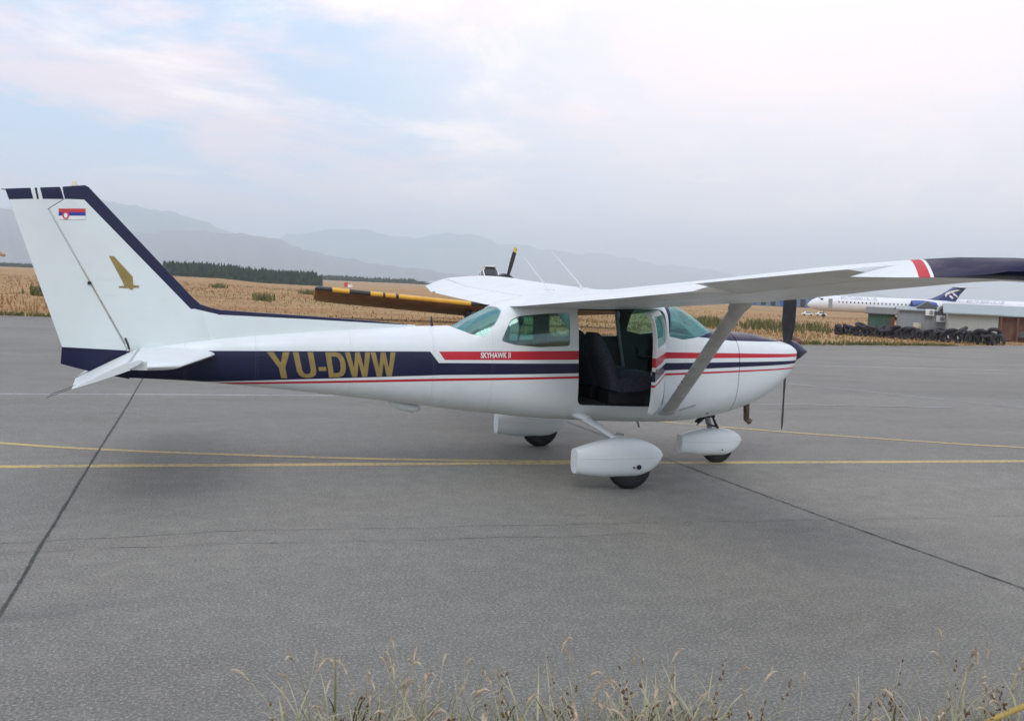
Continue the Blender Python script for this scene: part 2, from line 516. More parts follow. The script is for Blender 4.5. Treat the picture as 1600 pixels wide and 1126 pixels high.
strip('yellow_line', [(1.2, 4.2), (2.83, 2.85), (4.0, 1.98), (5.4, 1.15), (6.82, 0.46), (9.5, -0.35), (13, -0.92)], 0.10, M['yellow_line'], apron, 0.0035)
strip('white_line', [(-30, 6.6), (-6.6, 6.18), (-2.48, 6.08), (1.5, 5.95)], 0.10, M['white_line'], apron, 0.0015)
strip('white_line', [(8, 13.6), (12.2, 13.3), (20.1, 12.5), (40, 10.6)], 0.12, M['white_line'], apron, 0.0015)
strip('white_line', [(6.6, 10.5), (8.7, 8.3), (11.13, 4.4), (13.5, 1.2)], 0.09, M['white_line'], apron, 0.0045)
strip('white_line', [(4.5, 5.1), (6.13, 4.87), (8.0, 4.6), (9.4, 4.4)], 0.07, M['white_line'], apron, 0.0055)
strip('tar_joint', [(-4.99, -6.2), (-4.97, -3.6), (-4.93, -1.0), (-4.87, 2.0), (-4.80, 5.5), (-4.74, 9), (-4.6, 16), (-4.4, 27)], 0.018, M['tar'], apron, 0.0065, 0.002, 0.06, 0.45)
strip('tar_joint', [(1.37, -6.2), (1.36, -4.49), (1.28, -2.83), (1.22, -1.2), (1.18, 0.38), (1.1, 4), (1.0, 9), (0.8, 20)], 0.014, M['tar'], apron, 0.0065, 0.003, 0.06, 0.5)
strip('hairline_crack', [(-12, -2.5), (-4.6, -2.12), (-2.83, -2.2), (0.94, -2.55), (3.27, -2.75), (9, -3.1)], 0.007, M['crack'], apron, 0.0015, 0.012, 0.05, 0.9)
strip('hairline_crack', [(-12, -2.7), (-5.0, -2.40), (-2.9, -2.52), (-0.5, -2.75)], 0.005, M['crack'], apron, 0.0025, 0.012, 0.05, 0.9)
# dusty worn strip where the asphalt runs out into the field
t_ = NT('dusty_edge')
cn = t_.mix(t_.ramp(t_.noise(2.5, 5, 0.7), 0.35, 0.65), (0.19, 0.18, 0.165), (0.27, 0.245, 0.205))
strip('dusty_edge', [(x, edge_y(x)-0.35) for x in range(-88, 95, 4)], 0.85, t_.fin(cn, 0.95, 0, 0.2), apron, 0.006, 0.05, 0.4, 0.3)

# ------------------------------------------------------------------ mountains
def ridge_mesh(name, pts, d, depth, mat, rough, seed):
    """terrain with its crest seen along the given line of sight points (column, row), at distance d"""
    rs = np.random.default_rng(seed)
    xs = np.linspace(pts[0][0], pts[-1][0], 260)
    ys = np.interp(xs, [p[0] for p in pts], [p[1] for p in pts])
    n = 260
    wob = np.zeros(n)
    for k, a in ((7, .8), (17, .7), (37, .6), (71, .4), (120, .22)):
        wob += a*np.sin(np.linspace(0, 2*math.pi*k/2, n)+rs.uniform(0, 6))
    prof = [(-1.0, 0.0), (-0.75, .13), (-0.55, .33), (-0.38, .52), (-0.22, .72), (-0.1, .90), (0, 1.0), (0.2, .8), (0.5, .4), (1.0, 0)]
    V, F = [], []
    m = len(prof)
    for i in range(n):
        v = ray(xs[i], ys[i]); h = math.hypot(v.x, v.y)
        H = v.z/h*d+CAM.z+rough*wob[i]
        for k, (dd, hh) in enumerate(prof):
            gully = 0.12*math.sin(i*0.55+3*dd+math.sin(i*.17)*2)*math.sin(math.pi*min(1, max(0, hh)))*(1 if k not in (0, 6, 9) else 0)
            r = d+depth*dd
            V.append((CAM.x+v.x/h*r, CAM.y+v.y/h*r, -3+(H+3)*max(0, hh+gully)))
    for i in range(n-1):
        for k in range(m-1):
            a = i*m+k
            F.append((a, a+m, a+m+1, a+1))
    o = from_np(name, np.array(V), np.array(F), mat)
    o.data.shade_smooth()
    tag(o, kind='structure')
    return o
t_ = NT('mountain_scrub')
M['mount'] = t_.fin(t_.mix(t_.ramp(t_.noise(0.0016, 6, 0.65), 0.35, 0.65), (0.05, 0.07, 0.075), (0.11, 0.125, 0.12)), 0.95, 0, 0.1)
ridge_mesh('mountain', [(-260, 300), (-60, 312), (10, 327), (60, 342), (150, 352), (230, 364), (300, 361), (380, 365), (440, 374), (480, 390), (530, 404), (620, 417), (700, 425), (800, 441)], 6500, 1500, M['mount'], 6, 1)
ridge_mesh('mountain', [(-300, 345), (-100, 330), (60, 325), (170, 314), (235, 326), (330, 350), (400, 374), (500, 400), (620, 425), (700, 441)], 9500, 1800, M['mount'], 13, 2)
ridge_mesh('mountain', [(300, 405), (400, 386), (450, 368), (490, 359), (535, 355), (580, 362), (640, 372), (700, 368), (740, 366), (785, 379), (830, 385), (880, 391), (940, 398), (1000, 409), (1090, 419), (1160, 428), (1300, 446), (1420, 466)], 12000, 1800, M['mount'], 18, 3)

# ------------------------------------------------------------------ far wood of conifers
def conifer(V, F, x, y, z, h, w):
    layers = 6
    for k in range(layers):
        t0 = k/layers
        zb, zt = z+h*(0.06+0.92*t0), z+h*(0.06+0.92*min(1, t0+0.34))
        rr = w*(1-t0)*random.uniform(0.8, 1.15)+0.06
        n = 7
        b = len(V)
        ph = random.uniform(0, 6)
        for j in range(n):
            q = 2*math.pi*j/n+ph
            r2 = rr*random.uniform(0.65, 1.2)
            V.append((x+r2*math.cos(q), y+r2*math.sin(q), zb+random.uniform(-.04, .04)*h))
        V.append((x, y, zt))
        for j in range(n): F.append((b+j, b+(j+1) % n, b+n))
def build_wood():
    V, F = [], []
    for px in np.arange(255, 503, .75):
        d = random.uniform(430, 520)
        p = at(px, d)
        h = 7.4*random.uniform(0.84, 1.06)*(1.0 if px < 495 else 0.7)
        conifer(V, F, p.x, p.y, gz(p.x, p.y)-0.2, h, h*0.24)
    for px in np.arange(-30, 80, 1.3):
        d = random.uniform(900, 1000); p = at(px, d)
        conifer(V, F, p.x, p.y, -0.2, random.uniform(3.5, 5), 1.4)
    for px in np.arange(500, 700, 1.2):
        d = random.uniform(900, 1050); p = at(px, d)
        conifer(V, F, p.x, p.y, -0.2, random.uniform(4, 6.5)*(1 if px < 650 else .6), 2.6)
    for px in np.arange(1000, 1300, 2.0):
        d = random.uniform(1100, 1300); p = at(px, d)
        conifer(V, F, p.x, p.y, -2, random.uniform(5, 9), 2.4)
    t = NT('conifer_needles')
    col = t.mix(t.ramp(t.noise(0.35, 5, 0.7), 0.35, 0.7), (0.018, 0.034, 0.022), (0.045, 0.070, 0.036))
    o = from_np('pine_wood', np.array(V), np.array([f for f in F]), t.fin(col, 0.9, 0, 0.1))
    tag(o, 'dark green line of pines across the far edge of the field', 'wood', kind='stuff')
build_wood()

# ------------------------------------------------------------------ field grass
def blades(name, centres, hts, wid, nb, mat, lean=0.5, kind='stuff'):
    """tufts: each is nb curved three-point blades"""
    C = np.repeat(np.asarray(centres, float), nb, 0)
    n = len(C)
    H = np.repeat(np.asarray(hts), nb)*rng.uniform(0.55, 1.1, n)
    Wd = np.repeat(np.asarray(wid), nb)*rng.uniform(0.7, 1.3, n)
    q = rng.uniform(0, 2*np.pi, n); l = rng.uniform(0.1, lean, n)
    q2 = rng.uniform(0, 2*np.pi, n); sp = rng.uniform(0, 1, n)*H*0.25
    base = C + np.stack([np.cos(q2)*sp, np.sin(q2)*sp, 0*sp], 1)
    dirv = np.stack([np.cos(q), np.sin(q), 0*q], 1); side = np.stack([-np.sin(q), np.cos(q), 0*q], 1)
    up = np.array([0, 0, 1.0])
    mid = base + up*(H*0.6)[:, None] + dirv*(H*l*0.3)[:, None]
    tip = base + up*(H)[:, None] + dirv*(H*l)[:, None]
    s = side*(Wd/2)[:, None]
    V = np.stack([base-s, base+s, mid+s*.8, mid-s*.8, tip], 1).reshape(-1, 3)
    k = np.arange(n)*5
    F = [*map(tuple, np.stack([k, k+1, k+2, k+3], 1).tolist())] + [*map(tuple, np.stack([k+3, k+2, k+4], 1).tolist())]
    me = bpy.data.meshes.new(name); me.from_pydata(V.tolist(), [], F)
    o = link(name, me, mat, None, False)
    if kind: o['kind'] = kind
    return o
t_ = NT('dry_grass_blades')
g1 = t_.ramp(t_.noise(0.12, 5, 0.6), 0.38, 0.62); g2 = t_.ramp(t_.noise(1.5, 4, 0.7), 0.3, 0.7)
gc = t_.mix(g2, (0.35, 0.20, 0.09), (0.44, 0.275, 0.125)); gc = t_.mix(t_.math('MULTIPLY', g1, 0.35), gc, (0.23, 0.21, 0.08))
M['drygrass'] = t_.fin(gc, 0.9, 0, 0.15)
t_ = NT('green_weeds')
M['greenweed'] = t_.fin(t_.mix(t_.ramp(t_.noise(1.1, 4, 0.7), 0.3, 0.7), (0.085, 0.105, 0.035), (0.22, 0.19, 0.075)), 0.85, 0, 0.2)
def field_grass():
    C, H, Wd = [], [], []
    for _ in range(15000):
        px = random.uniform(-60, 1660)
        d = 33+(random.random()**1.7)*170
        p = at(px, d)
        if p.y < edge_y(p.x)+0.15: continue
        C.append((p.x, p.y, gz(p.x, p.y))); H.append(random.uniform(0.06, 0.22)*(1+0.5*math.sin(p.x*.13+p.y*.09))); Wd.append(0.035*max(1, d/55))
    blades('field_grass', C, H, Wd, 4, M['drygrass'], 0.7)
    o = bpy.data.objects['field_grass']
    tag(o, 'dry brown grass covering the open field behind the apron', 'grass')
    C, H, Wd = [], [], []
    for _ in range(2600):      # strip of green along the edge of the field, left and right
        px = random.uniform(-60, 1660)
        p = at(px, 46)
        y = edge_y(p.x)+abs(random.gauss(0, 0.8))+0.1
        C.append((p.x, y, gz(p.x, y))); H.append(random.uniform(0.08, 0.22)); Wd.append(0.03)
    for _ in range(620):      # clumps of green weeds ahead of the nose
        cx_ = random.choice([1095, 1110, 1120, 1185, 1195, 1220, 1265, 1310])
        px = random.gauss(cx_, 16); d = random.gauss(92, 9)
        p = at(px, d)
        C.append((p.x, p.y, gz(p.x, p.y))); H.append(random.uniform(0.25, 0.95)*(1.0 if px < 1300 else 0.6)); Wd.append(0.09)
    for _ in range(500):       # a few olive tussocks out on the left of the field
        k = random.randint(0, 9)
        px = 60+k*71+random.gauss(0, 7); d = 70+(k*37 % 90)+random.gauss(0, 2)
        p = at(px, d)
        C.append((p.x, p.y, gz(p.x, p.y))); H.append(random.uniform(0.3, 0.8)); Wd.append(0.08)
    blades('green_weeds', C, H, Wd, 5, M['greenweed'], 0.6)
    tag(bpy.data.objects['green_weeds'], 'green weeds growing in patches along the field', 'weeds')
field_grass()

# ================================================================== the light aircraft
plane = empty('light_aircraft')
tag(plane, 'white high-wing single-engine aeroplane with navy and red stripes and an open cabin door', 'aeroplane')

ST = np.array([  # x, top, bottom, half width, height of widest point, exponent above, exponent below
(-4.56,1.185,0.915,.045,1.06,2.6,2.4),(-4.0,1.262,.89,.11,1.08,2.6,2.4),(-3.4,1.33,.84,.18,1.10,2.6,2.5),
(-2.5,1.412,.745,.285,1.10,2.6,2.6),(-1.86,1.457,.675,.36,1.09,2.7,2.7),(-1.5,1.475,.63,.405,1.08,2.8,2.8),
(-1.28,1.585,.605,.435,1.08,2.9,2.9),(-1.05,1.69,.585,.47,1.08,3.4,3.0),(-.85,1.75,.565,.495,1.08,4.2,3.2),
(-.3,1.775,.53,.53,1.08,5,3.5),(.35,1.785,.505,.535,1.08,5,3.6),(.68,1.79,.50,.53,1.08,4.4,3.6),
(.9,1.783,.50,.525,1.08,3.9,3.6),(1.06,1.728,.506,.52,1.08,3.5,3.5),(1.2,1.645,.516,.512,1.08,3.2,3.4),(1.33,1.562,.533,.504,1.08,3.0,3.25),(1.41,1.527,.546,.498,1.08,2.9,3.2),
(1.5,1.518,.56,.49,1.08,2.9,3.1),(1.95,1.485,.68,.45,1.10,2.8,2.8),(2.25,1.435,.84,.395,1.16,2.7,2.6),
(2.40,1.402,.965,.335,1.20,2.6,2.5),(2.50,1.376,1.06,.262,1.23,2.4,2.4),(2.56,1.355,1.13,.175,1.245,2.2,2.2)])
def pchip(x, X, Y):
    h = np.diff(X); d = np.diff(Y)/h
    m = np.zeros(len(X)); m[0] = d[0]; m[-1] = d[-1]
    for i in range(1, len(X)-1):
        if d[i-1]*d[i] > 0:
            w1 = 2*h[i]+h[i-1]; w2 = h[i]+2*h[i-1]; m[i] = (w1+w2)/(w1/d[i-1]+w2/d[i])
    i = min(max(np.searchsorted(X, x)-1, 0), len(h)-1); t = (x-X[i])/h[i]
    return (2*t**3-3*t*t+1)*Y[i]+(t**3-2*t*t+t)*h[i]*m[i]+(-2*t**3+3*t*t)*Y[i+1]+(t**3-t*t)*h[i]*m[i+1]
def fus_ring(x, n=72, inset=0.0):
    zt, zb, hw, zw, nt, nb = [pchip(x, ST[:, 0], ST[:, k]) for k in range(1, 7)]
    zt -= inset; zb += inset; hw -= inset
    ring = []
    for j in range(n):
        q = 2*math.pi*(j+0.5)/n
        c, s = math.cos(q), math.sin(q)
        e = 2/(nt if s > 0 else nb)
        ring.append((x, hw*math.copysign(abs(c)**e, c), zw+(zt-zw if s > 0 else zw-zb)*math.copysign(abs(s)**e, s)))
    return ring
def fus_mesh(x0, x1, n, inset=0.0, c0=True, c1=True):
    mb = MB(); mb.loft([fus_ring(x, 72, inset) for x in np.linspace(x0, x1, n)], c0, c1)
    return mb.mesh('shell')
def apply_mods(o):
    dg = bpy.context.evaluated_depsgraph_get()
    me = bpy.data.meshes.new_from_object(o.evaluated_get(dg))
    old = o.data; o.modifiers.clear(); o.data = me
    return o
def temp(me):
    o = bpy.data.objects.new('temp', me); COL.objects.link(o); return o
def drop(*os):
    for o in os: bpy.data.objects.remove(o, do_unlink=True)
def shell_obj(x0, x1, n, thick, inset=0.0, mats=()):
    me = fus_mesh(x0, x1, n, inset, False, False)
    for m in mats: me.materials.append(m)
    o = temp(me)
    s = o.modifiers.new('s', 'SOLIDIFY'); s.thickness = thick; s.offset = -1; s.use_even_offset = False
    if len(mats) > 1: s.material_offset = 1
    apply_mods(o)
    return o
def boolean(o, cutter, op):
    b = o.modifiers.new('b', 'BOOLEAN'); b.operation = op; b.object = cutter; b.solver = 'EXACT'
    apply_mods(o)
    return o
def cutter(poly, a, b):
    mb = MB(); mb.prism(poly, a, b, 'y'); return temp(mb.mesh('cutter'))
def rounded(poly, r=0.03, seg=3):
    out = []
    n = len(poly)
    for i in range(n):
        p0, p1, p2 = Vector(poly[i-1]), Vector(poly[i]), Vector(poly[(i+1) % n])
        a, b = (p0-p1), (p2-p1)
        ra = min(r, a.length*0.45); rb = min(r, b.length*0.45)
        A, B = p1+a.normalized()*ra, p1+b.normalized()*rb
        for k in range(seg+1):
            t = k/seg
            out.append(tuple((1-t)**2*A+2*t*(1-t)*p1+t*t*B))
    return out
P_SIDE = rounded([(-1.101, 1.355), (-1.0, 1.565), (-.91, 1.608), (-.664, 1.638), (-.40, 1.658), (-.388, 1.325), (-.7, 1.305), (-.95, 1.318)], 0.035)
P_REAR = [(-1.60, 1.56), (-1.515, 1.462), (-1.388, 1.412), (-1.255, 1.388), (-1.138, 1.526), (-1.060, 1.640), (-1.072, 1.80), (-1.3, 1.80)]
P_WIND = [(.83, 1.90), (.765, 1.735), (.725, 1.445), (.90, 1.415), (1.05, 1.436), (1.405, 1.527), (1.55, 1.62), (1.5, 1.9)]
P_DOOR = rounded([(-.315, 1.712), (.69, 1.722), (.70, .700), (-.275, .722)], 0.07)
P_DWIN = rounded([(-.24, 1.665), (.61, 1.672), (.635, 1.385), (-.225, 1.368)], 0.05)
fus_paint = [M['fus'], M['lining']]
fo = shell_obj(-4.56, 1.615, 150, 0.03, 0, fus_paint)
cutters = [cutter(P_SIDE, -1, -.15), cutter(P_SIDE, .15, 1), cutter(P_REAR, -1, 1), cutter(P_WIND, -1, 1), cutter(P_DOOR, -1, -.2), cutter(P_DWIN, .2, 1)]
for c_ in cutters: boolean(fo, c_, 'DIFFERENCE')
fo.name = 'fuselage'; fo.parent = plane
fo.data.shade_smooth(); fo.data.set_sharp_from_angle(angle=R(32))
fuselage = fo
# panes
for nm, ct, lab in (('rear_side_window', cutters[0], None), ('rear_side_window', cutters[1], None), ('rear_window', cutters[2], None), ('windshield', cutters[3], 'large curved teal tinted windshield'), ('door_window', cutters[5], None)):
    g = shell_obj(-1.7, 1.6, 110, 0.004, 0.012, (M['clear'] if nm == 'door_window' else M['glass'],))
    boolean(g, ct, 'INTERSECT')
    g.name = nm; g.parent = fuselage; g.data.shade_smooth(); g.data.set_sharp_from_angle(angle=R(32))
    if lab: g['label'] = lab
for s in (-1, 1):
    for x_, w_ in ((-.735, .055), (-.60, .022)):
        mb = MB(); mb.box((x_, s*.432, 1.465), (w_, .012, .30), rx=R(s*6)); mb.build('window_post', M['lining'], fuselage)
# bulkhead closing the tail cone, floor
MB().loft([fus_ring(-1.62, 48, 0.035), fus_ring(-1.60, 48, 0.035)]).build('bulkhead', M['lining'], fuselage)
mb = MB(); mb.box((0.13, 0, .70), (2.14, .70, .03)); mb.build('cabin_floor', M['lining'], fuselage)
mb = MB(); mb.box((1.30, 0, 1.0), (.04, .80, .78)); mb.build('firewall', M['lining'], fuselage)
MB().loft([fus_ring(-4.555, 48, 0.004), fus_ring(-4.55, 48, 0.004)]).build('tail_cap', M['navy'], fuselage)
# cowling
me = fus_mesh(1.625, 2.56, 40, 0.0, True, False)
mb = MB()
rings = [fus_ring(x, 72) for x in np.linspace(1.625, 2.53, 44)]
def shrink(ring, x, k, dz=0.0):
    cz = 1.265
    return [(x, p[1]*k, cz+(p[2]-cz)*k+dz) for p in ring]
last = fus_ring(2.56, 72)
rings += [last, shrink(last, 2.578, .95), shrink(last, 2.585, .86), shrink(last, 2.582, .45)]
mb.loft(rings)
cowl = mb.build('engine_cowling', M['fus'], plane, ang=40)
for s in (-1, 1):
    mb = MB(); mb.lathe([(0, .055), (.012, .055)], 'x', (2.50, s*.20, 1.235), 18); mb.build('air_inlet', M['gap'], cowl)
mb = MB(); mb.tube([(1.95, -.16, .74), (1.955, -.16, .60), (1.96, -.16, .52), (2.01, -.16, .485)], [.034, .034, .034, .036], 14); mb.build('exhaust_pipe', M['exhaust'], cowl)
mb = MB(); mb.box((1.01, -.487, .695), (.19, .014, .02), ry=R(-15)); mb.build('cooling_vent', M['grey'], fuselage)
# belly details
mb = MB(); mb.tube([(-2.12, 0, .70), (-2.0, 0, .655), (-1.85, 0, .622), (-1.79, 0, .63)], [.02, .045, .045, .02], 12, flat=1.6); mb.build('belly_fairing', M['white'], fuselage)
mb = MB(); mb.box((.62, -.12, .475), (.012, .03, .10), ry=R(-20)); mb.build('fuel_drain', M['grey'], fuselage)
mb = MB(); mb.tube([(-1.69, 0, 1.45), (-1.70, 0, 1.50), (-1.705, 0, 1.565)], [.016, .012, .004], 8); mb.build('tail_antenna', M['black'], fuselage)

# ---- wings
def naca(t):
    th = 5*0.125*(0.2969*math.sqrt(t)-0.1260*t-0.3516*t*t+0.2843*t**3-0.1030*t**4)
    cm = (0.02/0.16)*(0.8*t-t*t) if t < 0.4 else (0.02/0.36)*(0.2+0.8*t-t*t)
    return cm+th, cm-th
WST = [  # |y|, trailing edge x, trailing edge z (right), chord, thickness factor
(0.0, -.97, 1.690, 1.63, 1), (.5, -.97, 1.703, 1.63, 1), (2.75, -.95, 1.842, 1.63, 1), (4.90, -.58, 2.030, 1.20, 1.30), (5.20, -.53, 2.030, 1.15, 1.5), (5.34, -.50, 2.032, 1.11, 1.5), (5.44, -.45, 2.036, 1.03, 1.4), (5.51, -.37, 2.045, .89, 1.15), (5.545, -.26, 2.06, .70, .7), (5.555, -.15, 2.08, .5, .1)]
WA = np.array(WST)
def inc(y): return math.tan(R(float(np.interp(y, [0, 3.9, 4.6, 5.0, 5.4], [4.0, 4.0, 3.0, 1.6, 0.2]))))
def wpt(s, y, t, up, dz=0.0):
    xte, zte, c, k = [float(np.interp(y, WA[:, 0], WA[:, i])) for i in range(1, 5)]
    if s > 0: zte -= 0.028*y
    zu, zl = naca(t)
    mid = (zu+zl)/2
    kl = float(np.interp(y, [0, 3.5, 4.3, 4.9, 5.3, 5.555], [1, 1, .75, .40, .22, .1]))
    zz = mid*min(1, k)+((zu-mid)*k if up else (zl-mid)*kl)
    return Vector((xte+c*(1-t), s*y, zte+(1-t)*c*inc(y)+c*zz+dz))
def wsec(s, y, t0, t1, n=16):
    ts = [t0+(t1-t0)*(0.5-0.5*math.cos(math.pi*i/n)) if t0 == 0 else t0+(t1-t0)*i/n for i in range(n+1)]
    upper = [wpt(s, y, t, True) for t in ts]; lower = [wpt(s, y, t, False) for t in ts]
    if t0 == 0: return list(reversed(upper))+lower[1:]
    return list(reversed(upper))+lower
TIPLINE = ((-.47, 5.27), (.0, 4.68))
def tip_paint(s):
    (xa, ya), (xb, yb) = TIPLINE
    dx, dy = xb-xa, yb-ya
    def q(o0, o1):      # band between two offsets along y
        return [(xa-dx*.6, s*(ya-dy*.6+o0)), (xb+dx*1.6, s*(yb+dy*1.6+o0)), (xb+dx*1.6, s*(yb+dy*1.6+o1)), (xa-dx*.6, s*(ya-dy*.6+o1))]
    return paint('wing_paint', [(NAVY, [q(.13, 3)]), (RED, [q(0.02, .105)])], axes=(0, 1), seams=[s*v for v in (.9, 1.4, 1.9, 2.4, 2.75, 3.2, 3.7, 4.2, 4.6, 4.9)], seam_axis=1, spec=0.06)
HN = 0.745
for s in (-1, 1):
    side = 'right' if s < 0 else 'left'
    wp = tip_paint(s)
    mb = MB()
    mb.loft([wsec(s, y, 0, 1) for y in (0.0, .25, .515)], c0=False)
    mb.loft([wsec(s, y, 0, HN) for y in [.515]+list(np.linspace(.52, 2.75, 8))+list(np.linspace(2.8, 4.9, 9))], c0=False)
    wing = mb.build('wing', wp, plane, ang=45)
    wing['label'] = ('near wing with navy tip, red band and grey underside' if s < 0 else 'far wing reaching out behind the cabin roof')
    mb = MB(); mb.loft([wsec(s, y, 0, 1) for y in (4.9, 5.05, 5.2, 5.34, 5.44, 5.51, 5.545, 5.555)])
    wt = mb.build('wing_tip', [wp, M['white']], wing, ang=60)
    for o_ in (wing, wt):
        if len(o_.data.materials) < 2: o_.data.materials.append(M['white'])
        for p_ in o_.data.polygons:
            if p_.normal.z < -.35 and (abs(p_.center.y) < 5.36): p_.material_index = 1
    mb = MB(); mb.loft([wsec(s, y, HN+.006, 1, 8) for y in np.linspace(.525, 2.75, 7).tolist()+[3.1, 3.585]]); mb.build('flap', M['white'], wing, ang=40)
    # aileron, turned about its hinge: near one up, far one down
    mb = MB(); mb.loft([wsec(s, y, HN+.006, 1, 8) for y in np.linspace(3.605, 4.885, 6)])
    h0, h1 = wpt(s, 3.605, HN, False), wpt(s, 4.885, HN, False)
    Mr = Matrix.Translation(h0) @ Matrix.Rotation(R(-8 if s < 0 else 8), 4, (h1-h0).normalized() * (1 if s < 0 else -1)) @ Matrix.Translation(-h0)
    mb.v = [tuple(Mr @ Vector(p)) for p in mb.v]
    mb.build('aileron', M['white'], wing, ang=40)
    # strut with cuffs
    a, b = Vector((.76, s*.535, .655)), Vector((.47, s*2.25, 1.845 if s < 0 else 1.80))
    def strut(pts, ch, th):
        d = (pts[-1]-pts[0]).normalized(); e = Vector((1, 0, 0)); e = (e-d*e.dot(d)).normalized(); f = d.cross(e)
        rings = []
        for i, p in enumerate(pts):
            ring = []
            for j in range(20):
                q = 2*math.pi*j/20
                ring.append(p+e*math.cos(q)*ch[i]/2*(1 if math.cos(q) > 0 else 1.25)+f*math.sin(q)*th/2)
            rings.append(ring)
        return rings
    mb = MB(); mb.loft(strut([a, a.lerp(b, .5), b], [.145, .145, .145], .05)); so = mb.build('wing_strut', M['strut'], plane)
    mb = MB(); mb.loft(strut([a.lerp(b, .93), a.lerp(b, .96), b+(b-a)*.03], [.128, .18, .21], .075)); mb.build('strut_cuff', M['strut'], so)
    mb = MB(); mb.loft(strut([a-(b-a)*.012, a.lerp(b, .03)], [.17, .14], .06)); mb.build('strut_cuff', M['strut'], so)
    for f_ in (.28, .33):
        p = a.lerp(b, f_); mb = MB(); mb.tube([p+Vector((-.07, 0, -.01)), p+Vector((-.095, s*.004, -.015))], .014, 8); mb.build('tie_down_clip', M['grey'], so)
    if s < 0:
        mb = MB(); p = wpt(s, 4.2, .2, True); mb.box((p.x, p.y, p.z+.004), (.03, .03, .014)); mb.build('fuel_cap', M['grey'], wing)
# roof aerials, fresh-air domes
for i_, (x0, z0, x1, z1) in enumerate(((-.42, 1.885, -.72, 2.225), (-.03, 1.92, -.40, 2.29))):
    mb = MB(); mb.tube([(x0, .1, z0-.02), (x0-.01, .1, z0+.02), (x1, .1, z1)], [.011, .006, .0022], 8)
    ao = mb.build('whip_aerial', M['decal_white'], plane)
    mb = MB(); mb.box((x0+.02, .1, z0-.006), (.11, .05, .014)); mb.build('aerial_base', M['white'], ao, bevel=.004)
mb = MB(); mb.lathe([(0, .035), (.02, .033), (.035, .02), (.04, .002)], 'z', (.50, -.15, 1.872), 14); mb.build('beacon', M['red'], plane)
# wing-root fairing, dark door gutter
# ---- tail
def plate(name, poly, thick, mats, parent, bevel=0.0):
    """poly: (x, z, half thickness)"""
    mb = MB(); n = len(poly)
    vs = [(x, -t, z) for x, z, t in poly]+[(x, t, z) for x, z, t in poly]
    tris = tessellate_polygon([[Vector((x, z, 0)) for x, z, t in poly]])
    fs = [tuple(t) for t in tris]+[tuple(i+n for i in reversed(t)) for t in tris]+[(i, (i+1) % n, (i+1) % n+n, i+n) for i in range(n)]
    mb.add(vs, fs)
    me = mb.mesh(name)
    if bevel:
        bm = bmesh.new(); bm.from_mesh(me)
        es = [e for e in bm.edges if len(e.link_faces) == 2 and e.calc_face_angle(0) > R(45)]
        bmesh.ops.bevel(bm, geom=es, offset=bevel, segments=3, affect='EDGES', profile=0.5)
        bm.to_mesh(me); bm.free()
    return link(name, me, mats, parent, True, 20)
TOP = [[(-5.6, 2.453), (-5.314, 2.478), (-5.345, 2.60), (-5.6, 2.60)], [(-5.286, 2.478), (-5.270, 2.478), (-5.295, 2.62), (-5.315, 2.62)], [(-5.240, 2.482), (-5.075, 2.492), (-5.105, 2.62), (-5.272, 2.62)], [(-5.068, 2.494), (-4.70, 2.506), (-4.70, 2.70), (-5.098, 2.70)]]
LE = [[(-4.932, 2.523), (-4.80, 2.70), (-3.6, 1.70), (-3.955, 1.565), (-4.0, 1.56)], [(-4.01, 1.572), (-3.735, 1.514), (-3.55, 1.72), (-3.99, 1.72)], [(-3.76, 1.516), (-2.878, 1.497), (-2.87, 1.7), (-3.8, 1.7)], [(-2.9, 1.497), (-1.95, 1.468), (-1.8, 1.6), (-2.9, 1.7)]]
M['fin'] = paint('fin_paint', [(NAVY, TOP+LE)], base=(0.72, 0.79, 0.775))
M['rudder'] = paint('rudder_paint', [(NAVY, TOP+[[(-5.3, 1.194), (-4.5, 1.166), (-4.4, .8), (-5.3, .8)]])], base=(0.72, 0.79, 0.775))
fin = plate('tail_fin', [(-5.093, 2.600, .030), (-4.905, 2.628, .022), (-4.875, 2.615, .016), (-4.5, 2.214, .020), (-3.985, 1.668, .026), (-3.905, 1.598, .028), (-3.80, 1.20, .052), (-4.5, 1.12, .050), (-4.53, 1.180, .05), (-5.190, 2.402, .036), (-5.062, 2.490, .034)], 0, M['fin'], plane, .012)
dors = plate('dorsal_fin', [(-3.93, 1.612, .027), (-3.82, 1.578, .03), (-3.735, 1.561, .032), (-3.4, 1.546, .033), (-2.875, 1.527, .034), (-2.3, 1.498, .03), (-1.86, 1.466, .014), (-1.86, 1.43, .03), (-2.9, 1.30, .045), (-3.95, 1.20, .048)], 0, M['fin'], fin, .012)
rud = plate('rudder', [(-5.538, 2.552, .006), (-5.105, 2.598, .028), (-5.073, 2.494, .03), (-5.200, 2.398, .034), (-4.548, 1.185, .044), (-4.575, 1.04, .042), (-4.52, .905, .03), (-4.80, .955, .022), (-5.095, 1.035, .010), (-5.086, 1.192, .007)], 0, M['rudder'], plane, .006)
mb = MB(); mb.box((-4.86, -.045, 1.765), (.028, .012, .026)); mb.build('rudder_hinge', M['black'], rud)
mb = MB(); mb.tube([(-4.56, -.05, 1.28), (-4.54, -.055, 1.235), (-4.525, -.052, 1.18)], .009, 8); mb.build('rudder_hinge', M['black'], rud)
mb = MB(); mb.lathe([(0, .025), (.02, .024), (.045, .014), (.05, .002)], 'z', (-4.99, 0, 2.615), 14); mb.build('tail_beacon', plain('beacon_glass', (.75, .68, .55), .3), fin)
mb = MB(); mb.tube([(-5.53, 0, 2.545), (-5.565, 0, 2.548)], .006, 6); mb.build('tail_light', M['grey'], rud)
